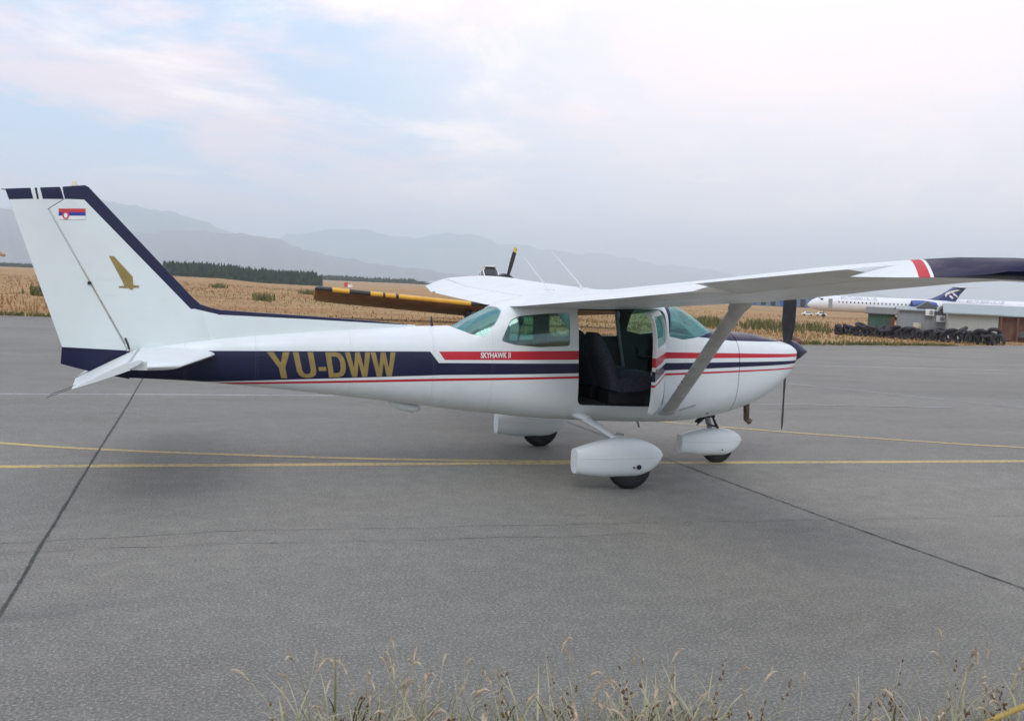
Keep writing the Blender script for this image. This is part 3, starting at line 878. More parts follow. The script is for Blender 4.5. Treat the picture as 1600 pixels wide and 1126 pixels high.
# horizontal tail
def sym(xle, xte, y, z, t0, t1, th, n=10, dz=0.0):
    ring_u, ring_l = [], []
    c = xle-xte
    for i in range(n+1):
        t = t0+(t1-t0)*(0.5-0.5*math.cos(math.pi*i/n) if t0 == 0 else i/n)
        h = 5*th*(0.2969*math.sqrt(t)-0.1260*t-0.3516*t*t+0.2843*t**3-0.1030*t**4)*c
        ring_u.append(Vector((xle-c*t, y, z+h))); ring_l.append(Vector((xle-c*t, y, z-h)))
    return list(reversed(ring_u))+(ring_l[1:] if t0 == 0 else ring_l)
for s in (-1, 1):
    z0 = 1.150
    def hz(y):
        k = (abs(y)-.05)/1.67
        return (-3.765+(-4.10+3.765)*k, -5.02+(.17)*k, z0+.028*k)
    mb = MB()
    rings = []
    for y in list(np.linspace(.05, 1.55, 8))+[1.60]:
        xle, xte, z = hz(y)
        if y > 1.6: xle -= (y-1.6)*1.0
        th = .085 if y < 1.65 else (.07 if y < 1.7 else .04)
        tt = (xle-(-4.425 if y < 1.5 else -4.425))/(xle-xte)
        rings.append(sym(xle, xte, s*y, z, 0, tt, th))
    mb.loft(rings)
    rings = []
    for y in (1.60, 1.66, 1.70, 1.72):
        xle, xte, z = hz(y)
        xle -= (y-1.6)*1.3
        rings.append(sym(xle, xte, s*y, z, 0, (xle+4.31)/(xle-xte), (.085, .08, .065, .03)[(1.60, 1.66, 1.70, 1.72).index(y)]))
    mb.loft(rings)
    stab = mb.build('horizontal_stabilizer', M['white'], plane, ang=40)
    mb = MB(); rings = []
    for y in list(np.linspace(.09, 1.62, 8))+[1.64]:
        xle, xte, z = hz(y)
        tt = (xle+4.432)/(xle-xte)
        rings.append(sym(xle, xte, s*y, z, tt, 1, .085, 6))
    mb.loft(rings)
    xle, xte, z = hz(1.7)
    mb.loft([sym(-4.325, -4.72, s*y, z, .0, .27, .11, 6) for y in (1.58, 1.635)])
    Mr = Matrix.Translation((-4.43, 0, z0)) @ Matrix.Rotation(R(-24), 4, 'Y') @ Matrix.Translation((4.43, 0, -z0))
    mb.v = [tuple(Mr @ Vector(p)) for p in mb.v]
    el = mb.build('elevator', M['white'], stab, ang=40)
    p = Mr @ Vector((hz(1.5)[1], s*1.5, z))
    for dy in (0, .18):
        mb = MB(); mb.tube([p+Vector((0.01, -s*dy, 0)), p+Vector((-.17, -s*dy, -.075))], .0022, 5); mb.build('static_wick', M['gap'], el)

# ---- markings laid on the surfaces
def bvh_of(o):
    dg = bpy.context.evaluated_depsgraph_get()
    return BVHTree.FromObject(o, dg)
def decal(name, polys, bvhs, mat, parent, off=.0035, cuts=1):
    """polys: list of (outline, holes) in x,z; laid on the near side of the given surfaces"""
    bm = bmesh.new()
    for outer, holes in polys:
        loops = [[Vector((x, z, 0)) for x, z in outer]]+[[Vector((x, z, 0)) for x, z in h] for h in holes]
        flat = [v for l in loops for v in l]
        vs = [bm.verts.new((v.x, 0, v.y)) for v in flat]
        for t in tessellate_polygon(loops):
            try: bm.faces.new([vs[i] for i in t])
            except ValueError: pass
    if cuts: bmesh.ops.subdivide_edges(bm, edges=bm.edges[:], cuts=cuts, use_grid_fill=True)
    for v in bm.verts:
        best = None
        for b in bvhs:
            h = b.ray_cast(Vector((v.co.x, -3, v.co.z)), Vector((0, 1, 0)))
            if h[0] is not None and h[0].y < 0.05 and (best is None or h[0].y < best): best = h[0].y
        v.co.y = (best if best is not None else -0.05)-off
    bmesh.ops.recalc_face_normals(bm, faces=bm.faces)
    for f in bm.faces:
        if f.normal.y > 0: f.normal_flip()
    me = bpy.data.meshes.new(name); bm.to_mesh(me); bm.free()
    return link(name, me, mat, parent, True, 30)
fb = bvh_of(fuselage)
LET = {
 'Y': ([(0, 1), (.30, 1), (.5, .60), (.70, 1), (1, 1), (.645, .40), (.645, 0), (.355, 0), (.355, .40)], []),
 'U': ([(0, 1), (.28, 1), (.28, .30), (.33, .20), (.42, .15), (.58, .15), (.67, .20), (.72, .30), (.72, 1), (1, 1), (1, .26), (.93, .11), (.80, .03), (.62, 0), (.38, 0), (.20, .03), (.07, .11), (0, .26)], []),
 '-': ([(0, .42), (1, .42), (1, .26), (0, .26)], []),
 'D': ([(0, 1), (.55, 1), (.80, .94), (.94, .80), (1, .60), (1, .40), (.94, .20), (.80, .06), (.55, 0), (0, 0)], [[(.28, .83), (.52, .83), (.65, .77), (.71, .62), (.71, .38), (.65, .23), (.52, .17), (.28, .17)]]),
 'W': ([(0, 1), (.20, 1), (.30, .36), (.41, 1), (.59, 1), (.70, .36), (.80, 1), (1, 1), (.81, 0), (.60, 0), (.50, .60), (.40, 0), (.19, 0)], []),
}
QUAD = ((-3.322, 1.186), (-2.127, 1.216), (-2.114, .985), (-3.255, .938))
def quad(u, v):
    tl, tr, br, bl = QUAD
    top = (tl[0]+(tr[0]-tl[0])*u, tl[1]+(tr[1]-tl[1])*u); bot = (bl[0]+(br[0]-bl[0])*u, bl[1]+(br[1]-bl[1])*u)
    return (bot[0]+(top[0]-bot[0])*v, bot[1]+(top[1]-bot[1])*v)
for ch, u_0, u_1 in (('Y', 0, .172), ('U', .197, .352), ('-', .372, .432), ('D', .446, .592), ('W', .597, .797), ('W', .800, 1.0)):
    o_, hs = LET[ch]
    f_ = lambda L: [quad(u_0+(u_1-u_0)*a, b) for a, b in L]
    decal('registration_letter', [(f_(o_), [f_(h) for h in hs])], [fb], M['gold'], fuselage, cuts=2)
def text_polys(txt, x0, x1, z0, z1, dz=0.0):
    cu_ = bpy.data.curves.new('text', 'FONT'); cu_.body = txt; cu_.offset = 0.025; cu_.resolution_u = 2
    o = bpy.data.objects.new('text', cu_); COL.objects.link(o)
    dg = bpy.context.evaluated_depsgraph_get()
    me = bpy.data.meshes.new_from_object(o.evaluated_get(dg))
    bpy.data.objects.remove(o, do_unlink=True)
    co = np.array([v.co[:2] for v in me.vertices]); lo, hi = co.min(0), co.max(0)
    P = []
    for p in me.polygons:
        P.append(([(x0+(x1-x0)*(co[i][0]-lo[0])/(hi[0]-lo[0]), z0+(z1-z0)*(co[i][1]-lo[1])/(hi[1]-lo[1])+dz*(co[i][0]-lo[0])/(hi[0]-lo[0])) for i in p.vertices], []))
    return P
decal('type_lettering', text_polys('SKYHAWK II', -1.30, -1.005, 1.180, 1.238, .010), [fb], M['decal_white'], fuselage, cuts=0)
finb = [bvh_of(fin), bvh_of(rud)]
def rect(x0, z0, x1, z1, s=.065):
    return [(x0, z0+s*(x0+5.11)), (x1, z0+s*(x1+5.11)), (x1, z1+s*(x1+5.11)), (x0, z1+s*(x0+5.11))]
fx0, fx1, fz0, fz1 = -5.111, -4.896, 2.312, 2.407
h3 = (fz1-fz0)/3
flag = decal('flag', [(rect(fx0, fz1-h3, fx1, fz1), [])], finb, M['flag_red'], fin, .004, 0)
flag['label'] = 'small red, blue and white flag decal'
decal('flag_stripe', [(rect(fx0, fz0+h3, fx1, fz1-h3), [])], finb, M['flag_blue'], fin, .004, 0)
decal('flag_stripe', [(rect(fx0, fz0, fx1, fz0+h3), [])], finb, M['decal_white'], fin, .004, 0)
def disc(cx_, cz_, rx, rz, n=14): return [(cx_+rx*math.cos(2*math.pi*k/n), cz_+rz*math.sin(2*math.pi*k/n)) for k in range(n)]
decal('flag_crest', [(disc(-5.055, 2.352, .028, .036), [])], finb, M['flag_red'], fin, .006, 0)
decal('flag_crest', [(disc(-5.055, 2.350, .015, .022), [])], finb, M['decal_white'], fin, .008, 0)
em = decal('gold_emblem', [([(-4.703, 2.015), (-4.660, 2.012), (-4.502, 1.835), (-4.497, 1.762), (-4.447, 1.757), (-4.445, 1.742), (-4.492, 1.738), (-4.508, 1.715), (-4.540, 1.733), (-4.618, 1.732), (-4.618, 1.746), (-4.572, 1.752), (-4.592, 1.80)], [])], finb, M['gold'], fin, .004, 1)
em['label'] = 'gold winged emblem on the fin'

# ---- open door, swung forward about its hinge
HINGE = Vector((.695, -.528, 0))
do = shell_obj(-.5, .9, 60, 0.035, 0, (M['fus'], M['liner_light']))
c_ = cutter(rounded([(-.305, 1.705), (.682, 1.715), (.692, .708), (-.266, .730)], 0.065), -1, -.2); boolean(do, c_, 'INTERSECT'); drop(c_)
c_ = cutter(P_DWIN, -1, -.2); boolean(do, c_, 'DIFFERENCE')
gd = shell_obj(-.5, .9, 50, 0.004, 0.012, (M['glass'],)); boolean(gd, c_, 'INTERSECT'); drop(c_)
dpaint = paint('door_paint', STRIPES, off=(HINGE.x, 0))
for o_, nm in ((do, 'cabin_door'), (gd, 'door_window')):
    o_.data.transform(Matrix.Translation(-HINGE)); o_.name = nm
    o_.data.shade_smooth(); o_.data.set_sharp_from_angle(angle=R(32))
do.data.materials[0] = dpaint
do.parent = plane; do.location = HINGE; do.rotation_euler = (0, 0, R(56))
do['label'] = 'open cabin door swung out in front of the wing strut'
gd.parent = do
mb = MB(); mb.box((-.86, .035, 1.12), (.12, .03, .03)); mb.build('door_handle', M['steel'], do, bevel=.005)
mb = MB(); mb.box((-.90, -.012, 1.16), (.08, .012, .03)); mb.build('door_latch', M['steel'], do, bevel=.004)
drop(*cutters)

# ---- cabin
for s in (-1, 1):
    seat = empty('seat'); seat.parent = plane
    mb = MB()
    mb.loft([[(x, s*.235+yy*.21, z) for yy, z in ((-1, z0), (-1.02, z1-.03), (-.85, z1), (.85, z1), (1.02, z1-.03), (1, z0))] for x, z0, z1 in ((.17, .86, 1.0), (.25, .84, 1.02), (.45, .86, 1.05), (.58, .89, 1.06), (.62, .92, 1.02))])
    mb.build('cushion', M['seat'], seat, ang=50)
    mb = MB()
    prof = [(.21, .86, .21, .06), (.17, 1.0, .22, .07), (.08, 1.2, .215, .065), (.02, 1.34, .19, .06), (-.01, 1.42, .15, .055), (-.025, 1.455, .10, .04)]
    mb.loft([[(x+tt*math.cos(q)*(abs(math.cos(q))**-.4 if abs(math.cos(q)) > .01 else 1), s*.235+w*math.copysign(abs(math.sin(q))**.55, math.sin(q)), z) for q in [2*math.pi*k/20 for k in range(20)]] for x, z, w, tt in prof])
    mb.build('backrest', M['seat'], seat, ang=50)
    mb = MB(); mb.box((.33, s*.235, .75), (.42, .34, .20)); mb.build('seat_base', M['black'], seat, bevel=.01)
seat = empty('rear_seat'); seat.parent = plane
mb = MB(); mb.box((-.72, 0, .95), (.46, .84, .14), ry=R(-5)); mb.build('cushion', M['seat'], seat, bevel=.03)
mb = MB(); mb.box((-1.0, 0, 1.15), (.12, .84, .46), ry=R(-15)); mb.build('backrest', M['seat'], seat, bevel=.03)
panel = MB(); panel.prism([(.98, 1.0), (1.0, 1.40), (1.05, 1.445), (1.26, 1.45), (1.27, 1.0)], -.43, .43); pn = panel.build('instrument_panel', M['black'], plane, bevel=.015)
for k in range(5):
    mb = MB(); mb.lathe([(0, .04), (-.008, .04)], 'x', (.985, -.30+k*.14, 1.28), 14); mb.build('dial', M['steel'], pn)
for s in (-1, 1):
    yo = MB(); yo.tube([(1.0, s*.22, 1.17), (.80, s*.22, 1.17)], .014, 8)
    yo.tube([(.79, s*.22-.12, 1.27), (.80, s*.22-.13, 1.20), (.80, s*.22-.08, 1.16), (.80, s*.22+.08, 1.16), (.80, s*.22+.13, 1.20), (.79, s*.22+.12, 1.27)], .016, 8)
    yo.build('control_yoke', M['black'], plane)
mb = MB(); mb.box((.93, 0, 1.60), (.05, .10, .06)); mb.build('compass', M['black'], plane, bevel=.01)
for s in (-1, 1):
    mb = MB(); mb.box((.90, s*.26, 1.665), (.10, .16, .012), ry=R(25)); mb.build('sun_visor', M['lining'], plane)

mb = MB(); mb.tube([(.56, .455, 1.70), (.63, .475, 1.35), (.71, .485, .98)], .022, 10); mb.build('door_post', plain('pale_post', (.42, .44, .45), .45), plane)
# ---- propeller
PX, PZ = 2.545, 1.285
mb = MB(); mb.lathe([(-.02, .128), (.0, .13), (.06, .118), (.13, .082), (.19, .042), (.235, .012), (.25, .001)], 'x', (2.59, 0, PZ), 28); spin = mb.build('spinner', M['navy'], plane, ang=60)
for s in (1, -1):
    mb = MB(); rings = []
    for r_, ch, th, be in ((.06, .085, .05, 52), (.2, .12, .036, 46), (.35, .155, .026, 40), (.55, .16, .019, 33), (.72, .145, .014, 28), (.84, .12, .010, 25), (.90, .08, .007, 24), (.925, .02, .004, 24)):
        b = R(be); e = Vector((math.sin(b), -s*math.cos(b), 0)); n_ = Vector((math.cos(b), s*math.sin(b), 0))
        c0 = Vector((PX+.03, 0.03, PZ+s*r_))
        rings.append([c0+e*math.cos(2*math.pi*k/14)*ch/2+n_*math.sin(2*math.pi*k/14)*th/2 for k in range(14)])
    mb.loft(rings); mb.build('propeller_blade', M['black'], spin, ang=60)

# ---- undercarriage
def fairing(name, cx, cy, L0, L1, zc, top, bot, w, parent):
    """streamlined wheel cover from x=L0 (cut off tail) to x=L1 (nose)"""
    mb = MB(); rings = []
    n = 22
    for i in range(n+1):
        t = i/n
        t = 1-(1-t)**1.5 if t > .0 else 0
        x = L0+(L1-L0)*t
        up = top*(0.45+0.55*math.sin(min(1, t/.55)*math.pi/2)) if t < .55 else top*max(0, 1-((t-.55)/.45)**2.1)**.62
        dn = bot*(0.80+0.20*math.sin(min(1, t/.4)*math.pi/2)) if t < .66 else bot*max(0, 1-((t-.66)/.34)**1.9)**.75
        ww = w*(0.62+0.38*math.sin(min(1, t/.5)*math.pi/2)) if t < .5 else w*max(0, 1-((t-.5)/.5)**2.3)**.65
        up, dn, ww = max(up, .012), max(dn, .012), max(ww, .012)
        ring = []
        for j in range(36):
            q = 2*math.pi*j/36; c, s = math.cos(q), math.sin(q)
            ring.append((cx+x, cy+ww*math.copysign(abs(c)**.72, c), zc+.03*(1-t)*0+(up*abs(s)**.8 if s > 0 else -dn*abs(s)**.62)))
        rings.append(ring)
    mb.loft(rings)
    o = mb.build(name, M['white'], parent, ang=50)
    # belt joint: thin raised rib round the widest line
    mb = MB()
    for sg in (-1, 1):
        pts = [r[0 if sg > 0 else 18] for r in rings[1:-1]]
        mb.tube([(p[0], p[1]+sg*.0005, p[2]) for p in pts], .0035, 6)
    mb.build('joint_line', M['white'], o)
    return o
def wheel(cx, cy, r, w, parent):
    mb = MB(); mb.lathe([(-w*.42, r*.25), (-w*.40, r*.36), (w*.40, r*.36), (w*.42, r*.25)], 'y', (cx, cy, r-.006), 24); o = mb.build('wheel', M['steel'], parent)
    mb = MB(); mb.lathe([(-w*.42, r*.36), (-w*.5, r*.62), (-w*.48, r*.84), (-w*.36, r*.95), (-w*.15, r), (w*.15, r), (w*.36, r*.95), (w*.48, r*.84), (w*.5, r*.62), (w*.42, r*.36)], 'y', (cx, cy, r-.006), 40, caps=False); mb.build('tyre', M['rubber'], o)
    return o
for s in (-1, 1):
    cy = s*1.13 if s < 0 else s*1.225
    wheel(.03 if s < 0 else .0, cy, .222, .15, plane)
    p = fairing('wheel_fairing', 0, cy, -.55 if s < 0 else -.56, .385 if s < 0 else .35, .315, .175, .195, .135, plane)
    mb = MB(); mb.lathe([(0, .024), (s*.006, .024)], 'y', (.07, cy+s*.133, .228), 16); mb.build('axle_hole', M['gap'], p)
    mb = MB(); mb.lathe([(0, .009), (s*.006, .009)], 'y', (.015, cy+s*.134, .226), 10); mb.build('axle_hole', M['gap'], p)
    mb = MB(); rings = []
    A_, B_ = Vector((-.20, s*.36, .60)), Vector((-.03, s*1.06, .43))
    pts = [A_.lerp(B_, k/6) for k in range(7)]
    for i, q_ in enumerate(pts): q_.z += .012*math.sin(math.pi*i/6)
    mb.tube(pts, [.062, .058, .052, .047, .043, .040, .040], 14, flat=.62, up=(1, 0, 0))
    leg = mb.build('landing_gear_leg', M['white'], plane)
    mb = MB(); mb.tube([A_+Vector((-.10, -s*.02, .03)), A_+Vector((.0, s*.10, .0)), A_.lerp(B_, .25)+Vector((0, 0, .03))], [.03, .062, .050], 14, up=(1, 0, 0), flat=.6); mb.build('leg_fairing', M['white'], leg)
    p_ = A_.lerp(B_, .86)
    mb = MB(); mb.box((p_.x+.05, p_.y, p_.z+.045), (.07, .04, .018), ry=R(8)); mb.build('step', M['grey'], leg)
wheel(1.70, 0, .196, .12, plane)
p = fairing('wheel_fairing', 1.68, 0, -.47, .33, .255, .145, .172, .115, plane)
mb = MB(); mb.lathe([(0, .008), (-.006, .008)], 'y', (1.70, -.114, .16), 10); mb.build('axle_hole', M['gap'], p)
ng = MB(); ng.tube([(1.50, 0, .62), (1.555, 0, .50), (1.60, 0, .37)], [.036, .032, .028], 14); ngo = ng.build('nose_gear_leg', M['steel'], plane)
mb = MB(); mb.box((1.53, 0, .535), (.16, .14, .03)); mb.build('steering_collar', M['black'], ngo, bevel=.006)
mb = MB(); mb.tube([(1.52, -.03, .54), (1.42, -.03, .46), (1.41, -.03, .43)], [.016, .018, .012], 8); mb.tube([(1.52, .03, .54), (1.42, .03, .46)], [.016, .016], 8); mb.build('torque_link', M['black'], ngo)
mb = MB(); mb.tube([(1.60, -.04, .52), (1.64, -.045, .44), (1.67, -.045, .40)], [.014, .016, .014], 8); mb.tube([(1.55, -.04, .44), (1.68, -.04, .405)], .012, 8); mb.build('shimmy_damper', M['black'], ngo)

# ================================================================== yellow crop-spraying aeroplane
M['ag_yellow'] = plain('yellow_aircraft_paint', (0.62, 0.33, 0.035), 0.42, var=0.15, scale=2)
t_ = NT('banded_wing_paint')
sx = t_.n.new('ShaderNodeSeparateXYZ'); t_.l.new(t_.tc(), sx.inputs[0])
def agband(lo, hi):
    a = t_.math('ABSOLUTE', sx.outputs[1])
    return t_.math('MULTIPLY', t_.math('GREATER_THAN', a, lo), t_.math('LESS_THAN', a, hi))
mk = None
for lo, hi in ((8.05, 9.6), (6.25, 7.25), (5.55, 5.66), (4.9, 5.05), (0.0, 1.35)):
    b_ = agband(lo, hi); mk = b_ if mk is None else t_.math('MAXIMUM', mk, b_)
lead = t_.math('GREATER_THAN', sx.outputs[0], 0.55)
inboard = t_.math('LESS_THAN', t_.math('ABSOLUTE', sx.outputs[1]), 1.35)
mk = t_.math('MULTIPLY', mk, t_.math('MAXIMUM', lead, inboard))
dn_ = t_.ramp(t_.noise(1.5, 5), .35, .7)
cy_ = t_.mix(dn_, (0.80, 0.44, 0.04), (0.68, 0.36, 0.03))
geo = t_.n.new('ShaderNodeNewGeometry'); sn = t_.n.new('ShaderNodeSeparateXYZ')
cy_ = t_.mix(mk, cy_, (0.02, 0.02, 0.022))
M['ag_wing'] = t_.fin(cy_, 0.42)
M['ag_under'] = plain('shaded_underside', (0.20, 0.115, 0.06), 0.6, var=0.2, scale=2)  # shade and brown ground reflection under the wing painted in as colour
M['ag_glass'] = plain('dark_cockpit_glass', (0.03, 0.04, 0.045), 0.12)
def build_ag():
    root = empty('crop_spraying_aeroplane')
    att = R(11)   # sits on its tail wheel
    def A(p): # local body frame -> tail-down attitude about the main wheels
        x, y, z = p
        x -= 0.6
        return (x*math.cos(att)-z*math.sin(att)+0.6, y, x*math.sin(att)+z*math.cos(att))
    def fix(mb): mb.v = [A(p) for p in mb.v]; return mb
    mb = MB(); rings = []
    for x, hw, zc, hh in ((2.6, .55, 1.58, .55), (2.2, .60, 1.58, .62), (1.3, .62, 1.62, .68), (0.3, .60, 1.72, .80), (-.6, .56, 1.72, .83), (-1.6, .48, 1.65, .64), (-3.5, .34, 1.62, .42), (-5.6, .14, 1.55, .22)):
        rings.append([(x, hw*math.cos(q), zc+hh*math.sin(q)) for q in [2*math.pi*k/24 for k in range(24)]])
    mb.loft(rings); fix(mb).build('fuselage', M['ag_yellow'], root)
    mb = MB(); mb.lathe([(2.58, .58), (2.9, .58), (3.1, .48), (3.12, .36)], 'x', (0, 0, 1.58), 28); fix(mb).build('engine_cowling', M['black'], root)
    mb = MB(); mb.lathe([(3.1, .16), (3.3, .14), (3.5, .03)], 'x', (0, 0, 1.75), 18); hub = fix(mb).build('propeller_hub', M['black'], root)
    tipm = plain('yellow_tip', (0.72, 0.52, 0.10), .4)
    for k in range(3):
        a = R(74+120*k)
        for r0_, r1_, mat, nm in ((.12, 1.42, M['black'], 'propeller_blade'), (1.42, 1.65, tipm, 'blade_tip')):
            mb = MB(); rings = []
            for j in range(5):
                r_ = r0_+(r1_-r0_)*j/4
                ch = .12+.16*math.sin(min(1, r_/1.1)*math.pi/2)-.05*(r_/1.65)
                e = Vector((.45, .9*-math.sin(a), .9*math.cos(a))); dr = Vector((0, math.cos(a), math.sin(a))); n_ = e.cross(dr)
                c0 = Vector((3.28, 0, 1.75))+dr*r_
                rings.append([c0+e*math.cos(2*math.pi*i/10)*ch/2+n_*math.sin(2*math.pi*i/10)*.02 for i in range(10)])
            mb.loft(rings); fix(mb).build(nm, mat, hub)
    for s in (-1, 1):
        mb = MB(); rings = []
        for y in (0.5, 1.3, 2.2, 4, 5.5, 7, 8.2, 8.7, 8.85):
            ch = 2.35 if y < 8.3 else (2.2 if y < 8.8 else 1.9)
            z = .86+max(0, y-1.3)*.062
            ring = []
            ts = [0, .01, .03, .07, .15, .28, .45, .65, .85, 1]
            up = [naca(t)[0]*1.35 for t in ts]; lo = [naca(t)[1]*1.35 for t in ts]
            k_ = 1 if y < 8.8 else .5
            ring = [(1.5-ch*t, s*y, z+ch*u*k_-ch*t*.10) for t, u in reversed(list(zip(ts, up)))]+[(1.5-ch*t, s*y, z+ch*l*k_-ch*t*.10) for t, l in list(zip(ts, lo))[1:]]
            rings.append(ring)
        mb.loft(rings)
        n_ring = len(rings[0])
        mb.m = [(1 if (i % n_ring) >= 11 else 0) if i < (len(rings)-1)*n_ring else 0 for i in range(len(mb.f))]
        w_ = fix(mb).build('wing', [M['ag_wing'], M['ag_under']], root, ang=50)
        mb = MB()
        for y in np.linspace(1.6, 7.6, 12): mb.tube([(-.1, s*y, .82+y*.06), (-.2, s*y, .72+y*.06)], .02, 6)
        mb.tube([(-.2, s*1.5, .80), (-.2, s*7.7, 1.18)], .025, 8)
        fix(mb).build('spray_boom', M['grey'], w_)
        mb = MB(); mb.tube([(.55, s*.6, 1.0), (.6, s*1.3, .38)], [.08, .06], 10); fix(mb).build('landing_gear_leg', M['grey'], root)
        mb = MB(); mb.lathe([(-.11, .2), (-.12, .33), (-.06, .40), (.06, .40), (.12, .33), (.11, .2)], 'y', (.6, s*1.35, .40), 24); mb.build('wheel', M['rubber'], root)
        mb = MB(); mb.loft([[(-4.6-.9*t+.15*yy, s*yy, 1.66+h) for t, h in ((0, 0), (.2, .05), (1, 0), (.2, -.05))] for yy in (.1, 2.7)]); fix(mb).build('tailplane', M['ag_yellow'], root)
    mb = MB(); mb.loft([[(x0, yy, z) for x0, yy in ((xa, 0), (xa-.2, .06), (xb, 0), (xa-.2, -.06))] for xa, xb, z in ((-4.2, -5.7, 1.7), (-4.75, -5.95, 2.6), (-4.95, -5.95, 3.25))]); fin_ = fix(mb).build('tail_fin', M['decal_white'], root)
    mb = MB(); mb.lathe([(-.06, .08), (-.07, .14), (.07, .14), (.06, .08)], 'y', (-5.35, 0, 1.15), 16); fix(mb).build('tail_wheel', M['rubber'], root)
    # canopy: glazed box with white frame
    mb = MB(); mb.loft([[(x, hw*c_, zb+(zt-zb)*s_) for c_, s_ in ((-1, 0), (-.92, .7), (-.55, 1), (.55, 1), (.92, .7), (1, 0))] for x, hw, zb, zt in ((.15, .40, 2.50, 2.62), (-.15, .42, 2.5, 3.05), (-.95, .42, 2.5, 3.10), (-1.35, .38, 2.45, 2.62))])
    can = fix(mb).build('canopy', M['ag_glass'], root, ang=20)
    mb = MB()
    mb.box((-.55, 0, 3.115), (.95, .62, .05))
    for s in (-1, 1):
        mb.tube([(.15, s*.37, 2.55), (-.15, s*.38, 2.9), (-.2, s*.26, 3.08)], .035, 6); mb.tube([(-.55, s*.43, 2.5), (-.55, s*.41, 2.95), (-.55, s*.25, 3.1)], .03, 6); mb.tube([(-1.0, s*.43, 2.5), (-1.0, s*.40, 2.95), (-.97, s*.25, 3.1)], .035, 6)
    fix(mb).build('canopy_frame', M['decal_white'], can)
    return root
ag = build_ag()
pa = at(770, 47.5)
ag.location = (pa.x, pa.y, gz(pa.x, pa.y)-.02)
vdir = math.atan2(CAM.y-pa.y, CAM.x-pa.x)      # towards the camera
ag.rotation_euler = (0, 0, vdir+R(13))
tag(ag, 'yellow crop-spraying aeroplane with black banded wing, parked beyond the white aeroplane', 'aeroplane')

